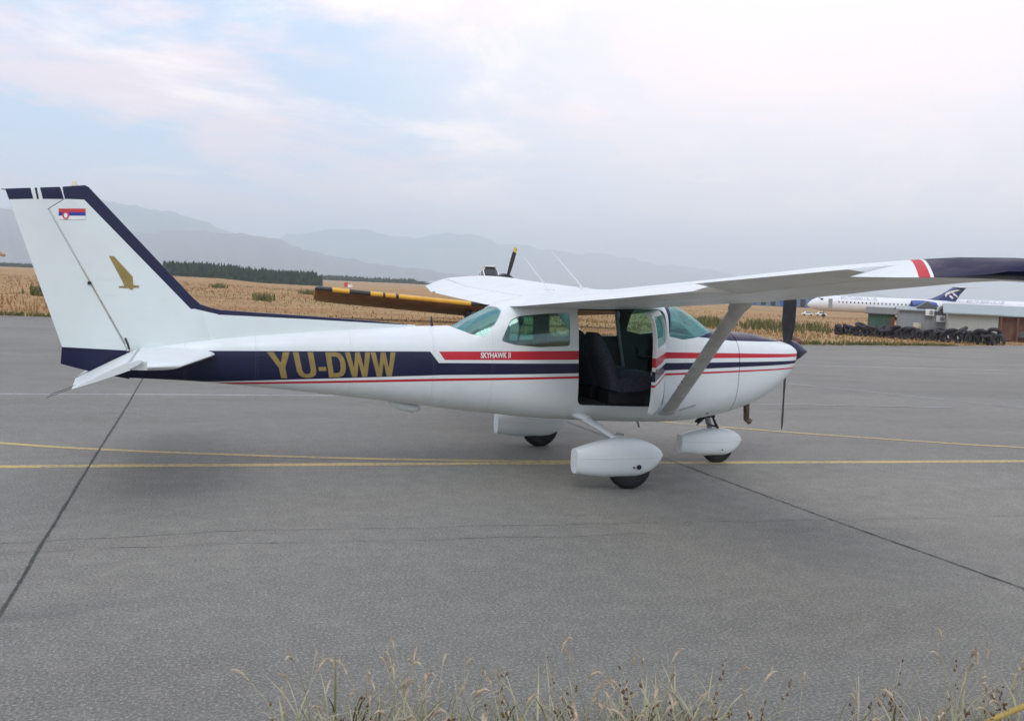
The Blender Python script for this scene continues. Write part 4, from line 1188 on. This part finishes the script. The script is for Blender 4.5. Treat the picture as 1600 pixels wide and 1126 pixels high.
# ================================================================== airliners
M['air_white'] = plain('airliner_white', (0.78, 0.80, 0.82), 0.35, var=0.04, scale=.5)
M['air_blue'] = plain('airliner_blue', (0.03, 0.06, 0.20), 0.35, var=0.1, scale=.5)
M['air_eng'] = plain('airliner_engine_blue', (0.05, 0.11, 0.36), 0.35, var=0.1, scale=.5)
M['pane'] = plain('dark_pane', (0.03, 0.035, 0.045), 0.2)
M['grey_text'] = plain('grey_lettering', (0.34, 0.38, 0.46), 0.5)
def build_airliner():
    root = empty('airliner')
    zc = 2.95
    mb = MB(); rings = []
    for x, r_, dz in ((0, .05, -.45), (.25, .45, -.42), (.8, .85, -.33), (1.6, 1.2, -.2), (2.6, 1.45, -.08), (4, 1.62, 0), (6, 1.65, 0), (12, 1.65, 0), (21, 1.65, 0), (24, 1.5, .15), (27.5, 1.05, .5), (30, .6, .75), (31.5, .2, .85)):
        rings.append([(-x, r_*math.cos(q), zc+dz+r_*math.sin(q)) for q in [2*math.pi*k/32 for k in range(32)]])
    mb.loft(rings); fu = mb.build('fuselage', M['air_white'], root)
    mb = MB()
    for k in range(4):
        q = R(-62+k*18)
    # cockpit panes, cabin windows
    for yy in (-1.13, -.68, -.23, .23, .68, 1.13):
        mb.box((-1.95-abs(yy)*.62, yy*1.02, zc+1.02-abs(yy)*.22), (.42, .42, .32), rz=-yy*.9, ry=R(38))
    mb.build('cockpit_window', M['pane'], fu)
    for sy in (-1, 1):
        for k in range(26):
            w_ = MB().box((-6-k*.78, sy*1.612, zc+.38), (.24, .06, .34))
            if k == 0 and sy == -1: wme = w_
            w_.build('cabin_window', M['pane'], fu, smooth=False)
        d_ = MB().box((-4.3, sy*1.60, zc+.1), (.78, .06, 1.75)); d_.build('door', M['grey'], fu)
    for sy in (-1, 1):
        mb = MB(); mb.loft([[(-13.0-t*c-(yy-1.2)*.38, sy*yy, 1.75+h*c+(yy-1.2)*.045) for t, h in ((0, 0), (.1, .06), (.4, .075), (1, 0), (.4, -.04), (.1, -.04))] for yy, c in ((.8, 5.2), (6, 3.2), (14, 1.4))]); mb.build('wing', M['grey'], root)
        mb = MB(); mb.lathe([(-20.2, .62), (-20.0, .78), (-20.6, .86), (-22.4, .86), (-24.4, .62), (-24.9, .48)], 'x', (0, sy*2.75, zc+.55), 24, caps=False); e_ = mb.build('engine', M['air_eng'], root)
        mb = MB(); mb.lathe([(-20.25, .62), (-20.9, .55)], 'x', (0, sy*2.75, zc+.55), 24); mb.build('engine_intake', M['gap'], e_)
        mb = MB(); mb.box((-22.6, sy*1.75, zc+.55), (2.4, 1.0, .22)); mb.build('engine_pylon', M['air_white'], e_)
        for dx in (-.4, .4):
            mb = MB(); mb.lathe([(-.16, .25), (-.17, .45), (.17, .45), (.16, .25)], 'y', (-16.6+dx, sy*2.5, .45), 16); mb.build('wheel', M['rubber'], root)
        mb = MB(); mb.tube([(-16.6, sy*2.3, 1.9), (-16.6, sy*2.5, .45)], .12, 8); mb.build('landing_gear_leg', M['grey'], root)
        mb = MB(); mb.loft([[(-29.3-t*c-(yy)*.45, sy*yy, 7.35+h*c) for t, h in ((0, 0), (.2, .06), (1, 0), (.2, -.06))] for yy, c in ((.05, 2.3), (4.9, 1.2))]); mb.build('tailplane', M['air_white'], root)
    mb = MB(); mb.loft([[(xa-t*(xa-xb), h, z) for t, h in ((0, 0), (.25, .2), (1, 0), (.25, -.2))] for xa, xb, z in ((-21.6, -29.4, 4.35), (-24.6, -29.7, 4.75), (-26.6, -30.2, 5.8), (-28.8, -31.4, 7.35))])
    tf = mb.build('tail_fin', M['air_blue'], root, ang=20)
    b = bvh_of(tf)
    P = [([(-29.6, 6.9), (-30.3, 6.75), (-29.2, 6.45), (-28.5, 6.15), (-28.2, 6.5)], []), ([(-28.1, 6.45), (-28.5, 6.12), (-27.7, 5.75), (-27.4, 5.2), (-27.2, 5.75), (-27.5, 6.2)], []), ([(-28.6, 6.1), (-28.9, 5.7), (-29.9, 5.15), (-29.5, 5.75), (-28.9, 6.2)], []), ([(-28.0, 5.72), (-28.6, 5.55), (-29.0, 5.0), (-28.6, 4.95), (-28.2, 5.3)], [])]
    for sy in (-1, 1):
        bm = bmesh.new()
        for outer, _ in P:
            vs = [bm.verts.new((x, sy*(.215 if True else 0), z)) for x, z in outer]
            for t in tessellate_polygon([[Vector((x, z, 0)) for x, z in outer]]): bm.faces.new([vs[i] for i in t])
        me = bpy.data.meshes.new('tail_emblem'); bm.to_mesh(me); bm.free()
        link('tail_emblem', me, M['decal_white'], tf, False)
        bm = bmesh.new()
        for pl, _ in text_polys('MONTENEGRO AIRLINES', 0, 7.2, 0, .62):
            try: bm.faces.new([bm.verts.new((-6.4-(7.2-x if sy < 0 else x)*1.0 if sy < 0 else -6.4-x, sy*math.sqrt(max(0.01, 1.665**2-(.95+z)**2)), zc+.95+z)) for x, z in pl])
            except ValueError: pass
        me = bpy.data.meshes.new('title'); bm.to_mesh(me); bm.free()
        link('airline_title', me, M['grey_text'], fu, False)
    mb = MB(); mb.tube([(-3.4, 0, 1.6), (-3.4, 0, .35)], .09, 8); mb.build('landing_gear_leg', M['grey'], root)
    mb = MB(); mb.lathe([(-.2, .2), (-.21, .35), (.21, .35), (.2, .2)], 'y', (-3.4, 0, .35), 16); mb.build('wheel', M['rubber'], root)
    return root
al = build_airliner()
def place_airliner(o, pxn, dn, pxt, dt, zoff=0.0):
    a, b = at(pxn, dn), at(pxt, dt)
    o.location = (a.x, a.y, gz(a.x, a.y)+zoff)
    o.rotation_euler = (0, 0, math.atan2(a.y-b.y, a.x-b.x))
place_airliner(al, 1262, 205, 1478, 212)
tag(al, 'white airliner with dark blue tail and blue engine, seen whole under the near wing', 'airliner', 'airliners parked across the field')
al2 = copy_tree(al)
place_airliner(al2, 1462, 222, 1690, 216, 0.2)
tag(al2, 'white airliner behind the shed roofs, cut off by the right edge', 'airliner', 'airliners parked across the field')

# ================================================================== sheds, tyres and small things across the field
def sheet_mat(name, c, scale=14.0, axis=0):
    t = NT(name)
    n = t.ramp(t.noise(0.9, 5, .65), .35, .7)
    st = t.ramp(t.noise(2.2, 4, .6, stretch=(3, 3, .25)), .45, .75)
    col = t.mix(t.math('MULTIPLY', n, .3), c, tuple(x*.72 for x in c))
    col = t.mix(t.math('MULTIPLY', st, .25), col, (0.30, 0.24, 0.18))
    return t.fin(col, .6, 0.1)
M['sh_green'] = sheet_mat('green_sheet', (0.045, 0.115, 0.075))
M['sh_grey'] = sheet_mat('grey_sheet', (0.30, 0.315, 0.33))
M['sh_light'] = sheet_mat('light_sheet', (0.40, 0.42, 0.38))
M['sh_roof'] = sheet_mat('roof_sheet', (0.33, 0.40, 0.41))
M['sh_dark'] = sheet_mat('dark_roof', (0.10, 0.105, 0.105))
M['rust'] = sheet_mat('rusty_brown', (0.16, 0.065, 0.04))
def shed(name, px0, px1, d0, d1, wall_h, rise, depth, wall, roof, label, cat, over=.25, base_dz=0.0, ridge=True, panels=0, door=None):
    a, b = at(px0, d0), at(px1, d1)
    L = (b-a).length if False else math.hypot(b.x-a.x, b.y-a.y)
    z = min(gz(a.x, a.y), gz(b.x, b.y))+base_dz
    root = empty(name, (a.x, a.y, z), math.atan2(b.y-a.y, b.x-a.x))
    mb = MB(); mb.box((L/2, depth/2, wall_h/2), (L, depth, wall_h)); w_ = mb.build('wall', wall, root, smooth=False)
    n = max(2, int(L/.9))
    if panels:
        for k in range(n+1):
            mb = MB(); mb.box((min(max(L*k/n, .03), L-.03), -.02, wall_h/2), (.05, .05, wall_h-.02)); mb.build('panel_seam', M['grey'], w_, smooth=False)
    mb = MB()
    if ridge:
        mb.prism([(-over, wall_h-.02), (depth/2, wall_h+rise), (depth+over, wall_h-.02), (depth+over, wall_h+.07), (depth/2, wall_h+rise+.1), (-over, wall_h+.07)], -over, L+over, 'x')
    else:
        mb.prism([(-over, wall_h+.01), (depth+over, wall_h+rise), (depth+over, wall_h+rise+.08), (-over, wall_h+.09)], -over, L+over, 'x')
    mb.build('roof', roof, root, smooth=False)
    if door:
        x0, x1, h, mat = door
        mb = MB(); mb.box((L*(x0+x1)/2, -.03, h/2), (L*(x1-x0), .07, h)); mb.build('door', mat, root, smooth=False)
    tag(root, label, cat)
    return root, L
sh1, _ = shed('garden_shed', 1358, 1400, 85, 85, 1.75, .5, 2.6, M['sh_green'], M['sh_dark'], 'small dark green shed with sloping roof, leftmost of the sheds', 'shed', ridge=False, door=(.80, 1.0, 1.6, M['rust']))
sh2, L2 = shed('grey_site_cabin', 1406, 1482, 79.5, 79.7, 2.05, .18, 4, M['sh_grey'], M['sh_roof'], 'long grey panelled cabin between the green shed and the pale shed', 'cabin', panels=1, base_dz=.1)
for u_, zz in ((.63, 1.95), (.86, 1.5)):
    mb = MB(); mb.box((L2*u_, -.18, zz), (.62, .30, .5)); ac = mb.build('air_conditioner', M['decal_white'], sh2, bevel=.03)
    mb = MB(); mb.lathe([(-.335, .17), (-.345, .17)], 'y', (L2*u_+.1, 0, zz), 16); mb.build('fan_grille', M['grey'], ac)
mb = MB(); mb.prism([(L2*.80, 2.12), (L2*.88, 2.50), (L2*.96, 2.12)], -.6, 1.8, 'y'); mb.build('gable', M['sh_dark'], sh2, smooth=False)
mb = MB(); mb.prism([(L2*.36, 2.26), (L2*.58, 2.80), (L2*.80, 2.26)], .6, 3.6, 'y'); mb.build('gable', M['sh_dark'], sh2, smooth=False)
sh3, L3 = shed('pale_shed', 1483, 1562, 75, 75.2, 2.0, .62, 5, M['sh_light'], M['sh_roof'], 'pale grey shed with wide blue-grey roof behind the tyres', 'shed', panels=0, over=.35)
sh4, L4 = shed('open_barn', 1556, 1680, 88, 88, 2.1, .75, 7, M['rust'], M['sh_roof'], 'rusty brown open-fronted barn with blue-grey roof at the right edge', 'barn', over=.5)
for k in range(5):
    mb = MB(); mb.box((.5+L4*k/4.6, -.35, 1.05), (.14, .14, 2.1)); mb.build('post', M['rust'], sh4, smooth=False)
for k in range(6):
    mb = MB(); mb.box((.9+k*1.2, -.15, .35+(k % 3)*.3), (.9, .25, .5)); mb.build('plank_stack', M['sh_dark'] if k % 2 else M['rust'], sh4, smooth=False)
# white drum by the cabin wall
p_ = at(1431, 79.2); mb = MB(); mb.lathe([(0, .28), (.02, .30), (.3, .30), (.32, .31), (.34, .30), (.6, .30), (.62, .31), (.64, .30), (.88, .30), (.9, .27)], 'z', (0, 0, 0), 20)
o_ = mb.build('drum', plain('cream_drum', (.55, .52, .42), .5), None, loc=(p_.x, p_.y-.3, gz(p_.x, p_.y)+.3)); tag(o_, 'cream drum standing against the grey panelled cabin', 'drum')
# tyres: one mesh, copied
mb = MB(); R0, r1_ = .31, .115
rings = []
for i in range(18):
    q = 2*math.pi*i/18
    rings.append([((R0+r1_*1.05*math.cos(a))*math.cos(q), r1_*.95*math.sin(a), (R0+r1_*1.05*math.cos(a))*math.sin(q)) for a in [2*math.pi*j/8 for j in range(8)]])
mb.loft(rings+[rings[0]], False, False)
tyre_me = mb.mesh('tyre'); tyre_me.materials.append(plain('weathered_rubber', (0.035, 0.033, 0.038), .8, var=.4, scale=3)); tyre_me.shade_smooth()
def tyre(x, y, z, rx, rz):
    o = bpy.data.objects.new('tyre', tyre_me); COL.objects.link(o)
    o.location = (x, y, z-.04); o.rotation_euler = (rx, R(random.uniform(-25, 25)), rz); o.scale = [random.uniform(.78, 1.08)]*3
    tag(o, 'one of the weathered black tyres in the long low wall before the sheds', 'tyre', 'tyres piled in a low wall before the sheds')
A_, B_ = at(1318, 74), at(1562, 66)
nT = 40
for k in range(nT):
    u_ = k/(nT-1)
    p = A_.lerp(B_, u_); z = gz(p.x, p.y)
    th = math.atan2(B_.y-A_.y, B_.x-A_.x)
    tyre(p.x+random.uniform(-.1, .1), p.y+random.uniform(-.25, .25), z+.38, R(random.uniform(-16, 16)), th+R(random.uniform(-35, 35)))
    if k % 3 != 2: tyre(p.x+.2+random.uniform(-.1, .1), p.y+.75+random.uniform(-.2, .2), z+.44, R(random.uniform(-30, 30)), th+R(random.uniform(-60, 60)))
    if k > 0 and random.random() < .5: tyre(p.x+random.uniform(-.2, .2), p.y+.4, z+.76+random.uniform(-.10, .12), R(90+random.uniform(-38, 38)), R(random.uniform(0, 180)))
# service vehicles below the airliner's nose
def car(px, d, label, col_):
    p = at(px, d); root = empty('service_car', (p.x, p.y, gz(p.x, p.y)), R(-20)); root.scale = (.6, .6, .6)
    mb = MB(); mb.prism([(-2, .35), (-2, .85), (-1.2, .95), (-.7, 1.45), (.9, 1.45), (1.4, .95), (2, .85), (2.05, .35)], -.8, .8, 'y'); bd = mb.build('body', col_, root, bevel=.08)
    mb = MB(); mb.prism([(-1.05, .98), (-.62, 1.38), (.82, 1.38), (1.22, .98)], -.81, .81, 'y'); mb.build('window', M['pane'], bd)
    for sx_ in (-1.25, 1.25):
        for sy in (-.72, .72):
            mb = MB(); mb.lathe([(-.1, .2), (-.1, .32), (.1, .32), (.1, .2)], 'y', (sx_, sy, .32), 16); mb.build('wheel', M['rubber'], root)
    tag(root, label, 'car')
car(1263, 215, 'small white car parked ahead of the airliner nose', M['decal_white'])
car(1284, 217, 'white service car right below the airliner nose', M['decal_white'])
# terminal hangar
a, b = at(1130, 420), at(1262, 400)
hg = empty('hangar', (a.x, a.y, gz(a.x, a.y)-.1), math.atan2(b.y-a.y, b.x-a.x)); L_ = math.hypot(b.x-a.x, b.y-a.y)
mb = MB(); mb.box((L_/2, 10, 2.3), (L_, 20, 4.6)); hw_ = mb.build('wall', plain('blue_grey_cladding', (0.13, 0.21, 0.30), .5, scale=.4), hg, smooth=False)
mb = MB(); mb.box((L_/2, 10, 4.8), (L_+.8, 20.6, .45)); mb.build('roof', plain('grey_roof', (.30, .34, .38), .6, scale=.3), hg, smooth=False)
for k in range(9):
    mb = MB(); mb.box((2+k*(L_-4)/8, -.05, 1.9), (2.2, .12, 3.0)); mb.build('window', M['pane'] if k % 3 else M['air_eng'], hg, smooth=False)
tag(hg, 'low blue-grey hangar left of the white airliner, behind the field', 'hangar')
# marker on the far field and windsock at the left edge
p = at(541, 300)
mk_ = empty('marker_board', (p.x, p.y, gz(p.x, p.y)), R(-10))
mb = MB(); mb.box((0, 0, 1.55), (1.1, .12, 1.5)); mb.build('board', M['flag_red'], mk_)
mb = MB(); mb.box((1.25, 0, 1.2), (1.4, .12, .8)); mb.build('board', M['decal_white'], mk_)
for dx in (-.4, .4, 1.7):
    mb = MB(); mb.box((dx, .1, .5), (.08, .08, 1.0)); mb.build('post', M['grey'], mk_)
tag(mk_, 'small red and white marker board far out on the field', 'marker')
p = at(-19, 150)
wsk = empty('windsock', (p.x, p.y, gz(p.x, p.y)))
mb = MB(); mb.tube([(0, 0, 0), (0, 0, 4.1)], [.06, .04], 10); mb.build('pole', M['grey'], wsk)
mb = MB(); ux = Vector((cr.x, cr.y, 0)).normalized()
mb.tube([Vector((0, 0, 3.75))+ux*.1, Vector((0, 0, 3.55))+ux*1.2, Vector((0, 0, 3.12))+ux*2.35], [.42, .34, .20], 14); mb.build('sock', plain('faded_orange_cloth', (.42, .27, .12), .9), wsk)
tag(wsk, 'faded windsock whose tip shows at the left edge above the field', 'windsock')
# two rusty stones beside the apron, right of the propeller
for px_, s_ in ((1240, .30), (1249, .24)):
    p = at(px_, 40.2)
    mb = MB(); rings = []
    for k in range(7):
        q = -math.pi/2+math.pi*k/6
        rings.append([(s_*max(.02, math.cos(q))*math.cos(a_)*random.uniform(.8, 1.15), s_*max(.02, math.cos(q))*math.sin(a_)*random.uniform(.8, 1.15), s_*.75*(math.sin(q)+.9)) for a_ in [2*math.pi*j/10 for j in range(10)]])
    mb.loft(rings); o_ = mb.build('stone', M['rust'], None, ang=25, loc=(p.x, p.y, gz(p.x, p.y)))
    tag(o_, 'larger rusty brown stone at the edge of the apron' if s_ > .27 else 'smaller rusty brown stone right beside the larger one at the apron edge', 'stone')

# ================================================================== weeds in the foreground
t_ = NT('straw_stalks')
sc = t_.mix(t_.ramp(t_.noise(6, 4, .6), .35, .65), (0.44, 0.40, 0.27), (0.30, 0.30, 0.18))
M['straw'] = t_.fin(sc, .85, 0, .2)
M['seedhead'] = plain('seed_heads', (0.42, 0.35, 0.25), .9, var=.3, scale=20)
M['brownhead'] = plain('brown_seed_heads', (0.13, 0.075, 0.04), .9, var=.3, scale=20)
def weeds():
    mb = MB()
    def spot(px, py):
        v = ray(px, py); return CAM+v*(-CAM.z/v.z)
    def stalk(b, h, lean, ang, kind):
        d = Vector((math.cos(ang), math.sin(ang), 0))
        pts = [b+Vector((0, 0, h*t))+d*(h*lean*t*t) for t in (0, .3, .55, .78, .92, 1.0)]
        r_ = random.uniform(.0014, .0021)
        mb.tube(pts, [r_*1.3, r_*1.2, r_, r_*.8, r_*.6, r_*.4], 4, m=0)
        if kind == 0:      # drooping feathery head
            e = pts[-1]; dd = (pts[-1]-pts[-2]).normalized()
            L = random.uniform(.05, .09)
            q = [e-dd*L*.3, e+dd*L*.2, e+dd*L*.55+Vector((0, 0, -.008))+d*.008, e+dd*L*.8+Vector((0, 0, -.028))+d*.018]
            mb.tube(q, [.002, random.uniform(.004, .007), .0045, .001], 6, m=1)
            for _ in range(10):
                c = e+dd*L*random.uniform(-.3, .6)
                mb.tube([c, c+dd*.018+Vector((random.uniform(-.012, .012), random.uniform(-.012, .012), .008))], [.0012, .0004], 3, m=1)
        elif kind == 1:    # knobbly brown heads up the stalk
            for _ in range(random.randint(5, 9)):
                t = random.uniform(.45, 1); c = b+Vector((0, 0, h*t))+d*(h*lean*t*t)
                s_ = random.uniform(.004, .009); o_ = Vector((random.uniform(-.012, .012), random.uniform(-.012, .012), 0))
                mb.tube([c+o_*.2-Vector((0, 0, s_)), c+o_, c+o_*1.2+Vector((0, 0, s_))], [.0015, s_*.8, .001], 5, m=2)
    def leaf(b, h, ang):
        d = Vector((math.cos(ang), math.sin(ang), 0)); n_ = Vector((-d.y, d.x, 0)); w = random.uniform(.0025, .006)
        k = random.uniform(.3, 1.0)
        pts = [b+Vector((0, 0, h*(t-.35*k*t*t)))+d*(h*k*t*t) for t in (0, .3, .6, .85, 1)]
        vs = []
        for i, p in enumerate(pts):
            ww = w*(1, 1, .8, .45, .05)[i]
            vs += [p-n_*ww, p+n_*ww]
        mb.add(vs, [(2*i, 2*i+1, 2*i+3, 2*i+2) for i in range(4)], 3 if random.random() < .22 else 0)
    # dense low band, then taller scattered stalks
    for _ in range(280):
        px = random.choice([random.gauss(560, 90), random.gauss(820, 130), random.gauss(1000, 90), random.gauss(1480, 90)])
        if px < 425: continue
        b = spot(px, random.uniform(1135, 1300)); b.z = -.02
        stalk(b, random.uniform(.16, .42), random.uniform(.05, .5), random.uniform(0, 6.28), random.choice([0, 0, 1, 2]))
    for _ in range(850):
        px = random.choice([random.gauss(560, 90), random.gauss(820, 150), random.gauss(1000, 90), random.gauss(1500, 80)])
        if px < 430: continue
        b = spot(px, random.uniform(1130, 1290)); b.z = -.02
        leaf(b, random.uniform(.10, .34), random.uniform(0, 6.28))
    for px, h, lean, k in ((470, .42, -.55, 0), (500, .34, -.4, 0), (545, .36, -.2, 0), (640, .30, .1, 0), (790, .40, -.1, 0), (845, .47, .15, 0), (868, .44, -.18, 1), (880, .40, .1, 1), (948, .38, .15, 1), (975, .42, .05, 0), (1010, .38, .3, 0), (1105, .33, .05, 1), (1180, .26, .1, 1), (1395, .32, -.2, 0), (1430, .36, -.3, 0), (1475, .50, -.1, 0), (1500, .46, -.25, 0), (1535, .52, -.12, 0), (1560, .44, .1, 0), (1590, .4, .1, 1), (700, .33, .2, 0), (590, .35, .12, 0)):
        b = spot(px, random.uniform(1150, 1230)); b.z = -.02
        stalk(b, h, abs(lean), math.atan2(cr.y, cr.x)+(0 if lean > 0 else math.pi)+random.uniform(-.5, .5), k)
    o = mb.build('dry_weeds', [M['straw'], M['seedhead'], M['brownhead'], M['greenweed']], None, smooth=False)
    tag(o, 'thin dry straw-coloured weeds growing along the bottom of the view', 'weeds', kind='stuff')
weeds()
# yellow hose lying up through the weeds in the corner
def hp(px, py, z):
    v = ray(px, py); return CAM+v*((z-CAM.z)/v.z)
mb = MB(); mb.tube([hp(1420, 1190, .0), hp(1500, 1148, .05), hp(1555, 1122, .12), hp(1605, 1100, .17), hp(1680, 1060, .20), hp(1760, 1030, .12), hp(1850, 1010, .01)], .0125, 12)
o_ = mb.build('yellow_hose', plain('yellow_plastic', (.42, .30, .06), .5), None); tag(o_, 'yellow hose crossing the bottom right corner among the weeds', 'hose')

# ================================================================== haze
def haze():
    mb = MB(); mb.box((-500, 5150, 365), (30000, 18300, 750))
    m = bpy.data.materials.new('haze_air'); m.use_nodes = True
    n, l = m.node_tree.nodes, m.node_tree.links
    n.clear()
    v = n.new('ShaderNodeVolumePrincipled'); o = n.new('ShaderNodeOutputMaterial')
    v.inputs['Color'].default_value = (0.79, 0.92, 1.0, 1); v.inputs['Density'].default_value = HAZE
    v.inputs['Anisotropy'].default_value = 0.0
    l.new(v.outputs[0], o.inputs['Volume'])
    ob = mb.build('haze', m, None, smooth=False)
    tag(ob, 'pale blue haze lying over the whole airfield', 'haze', kind='stuff')
HAZE = 2.3e-4
haze()
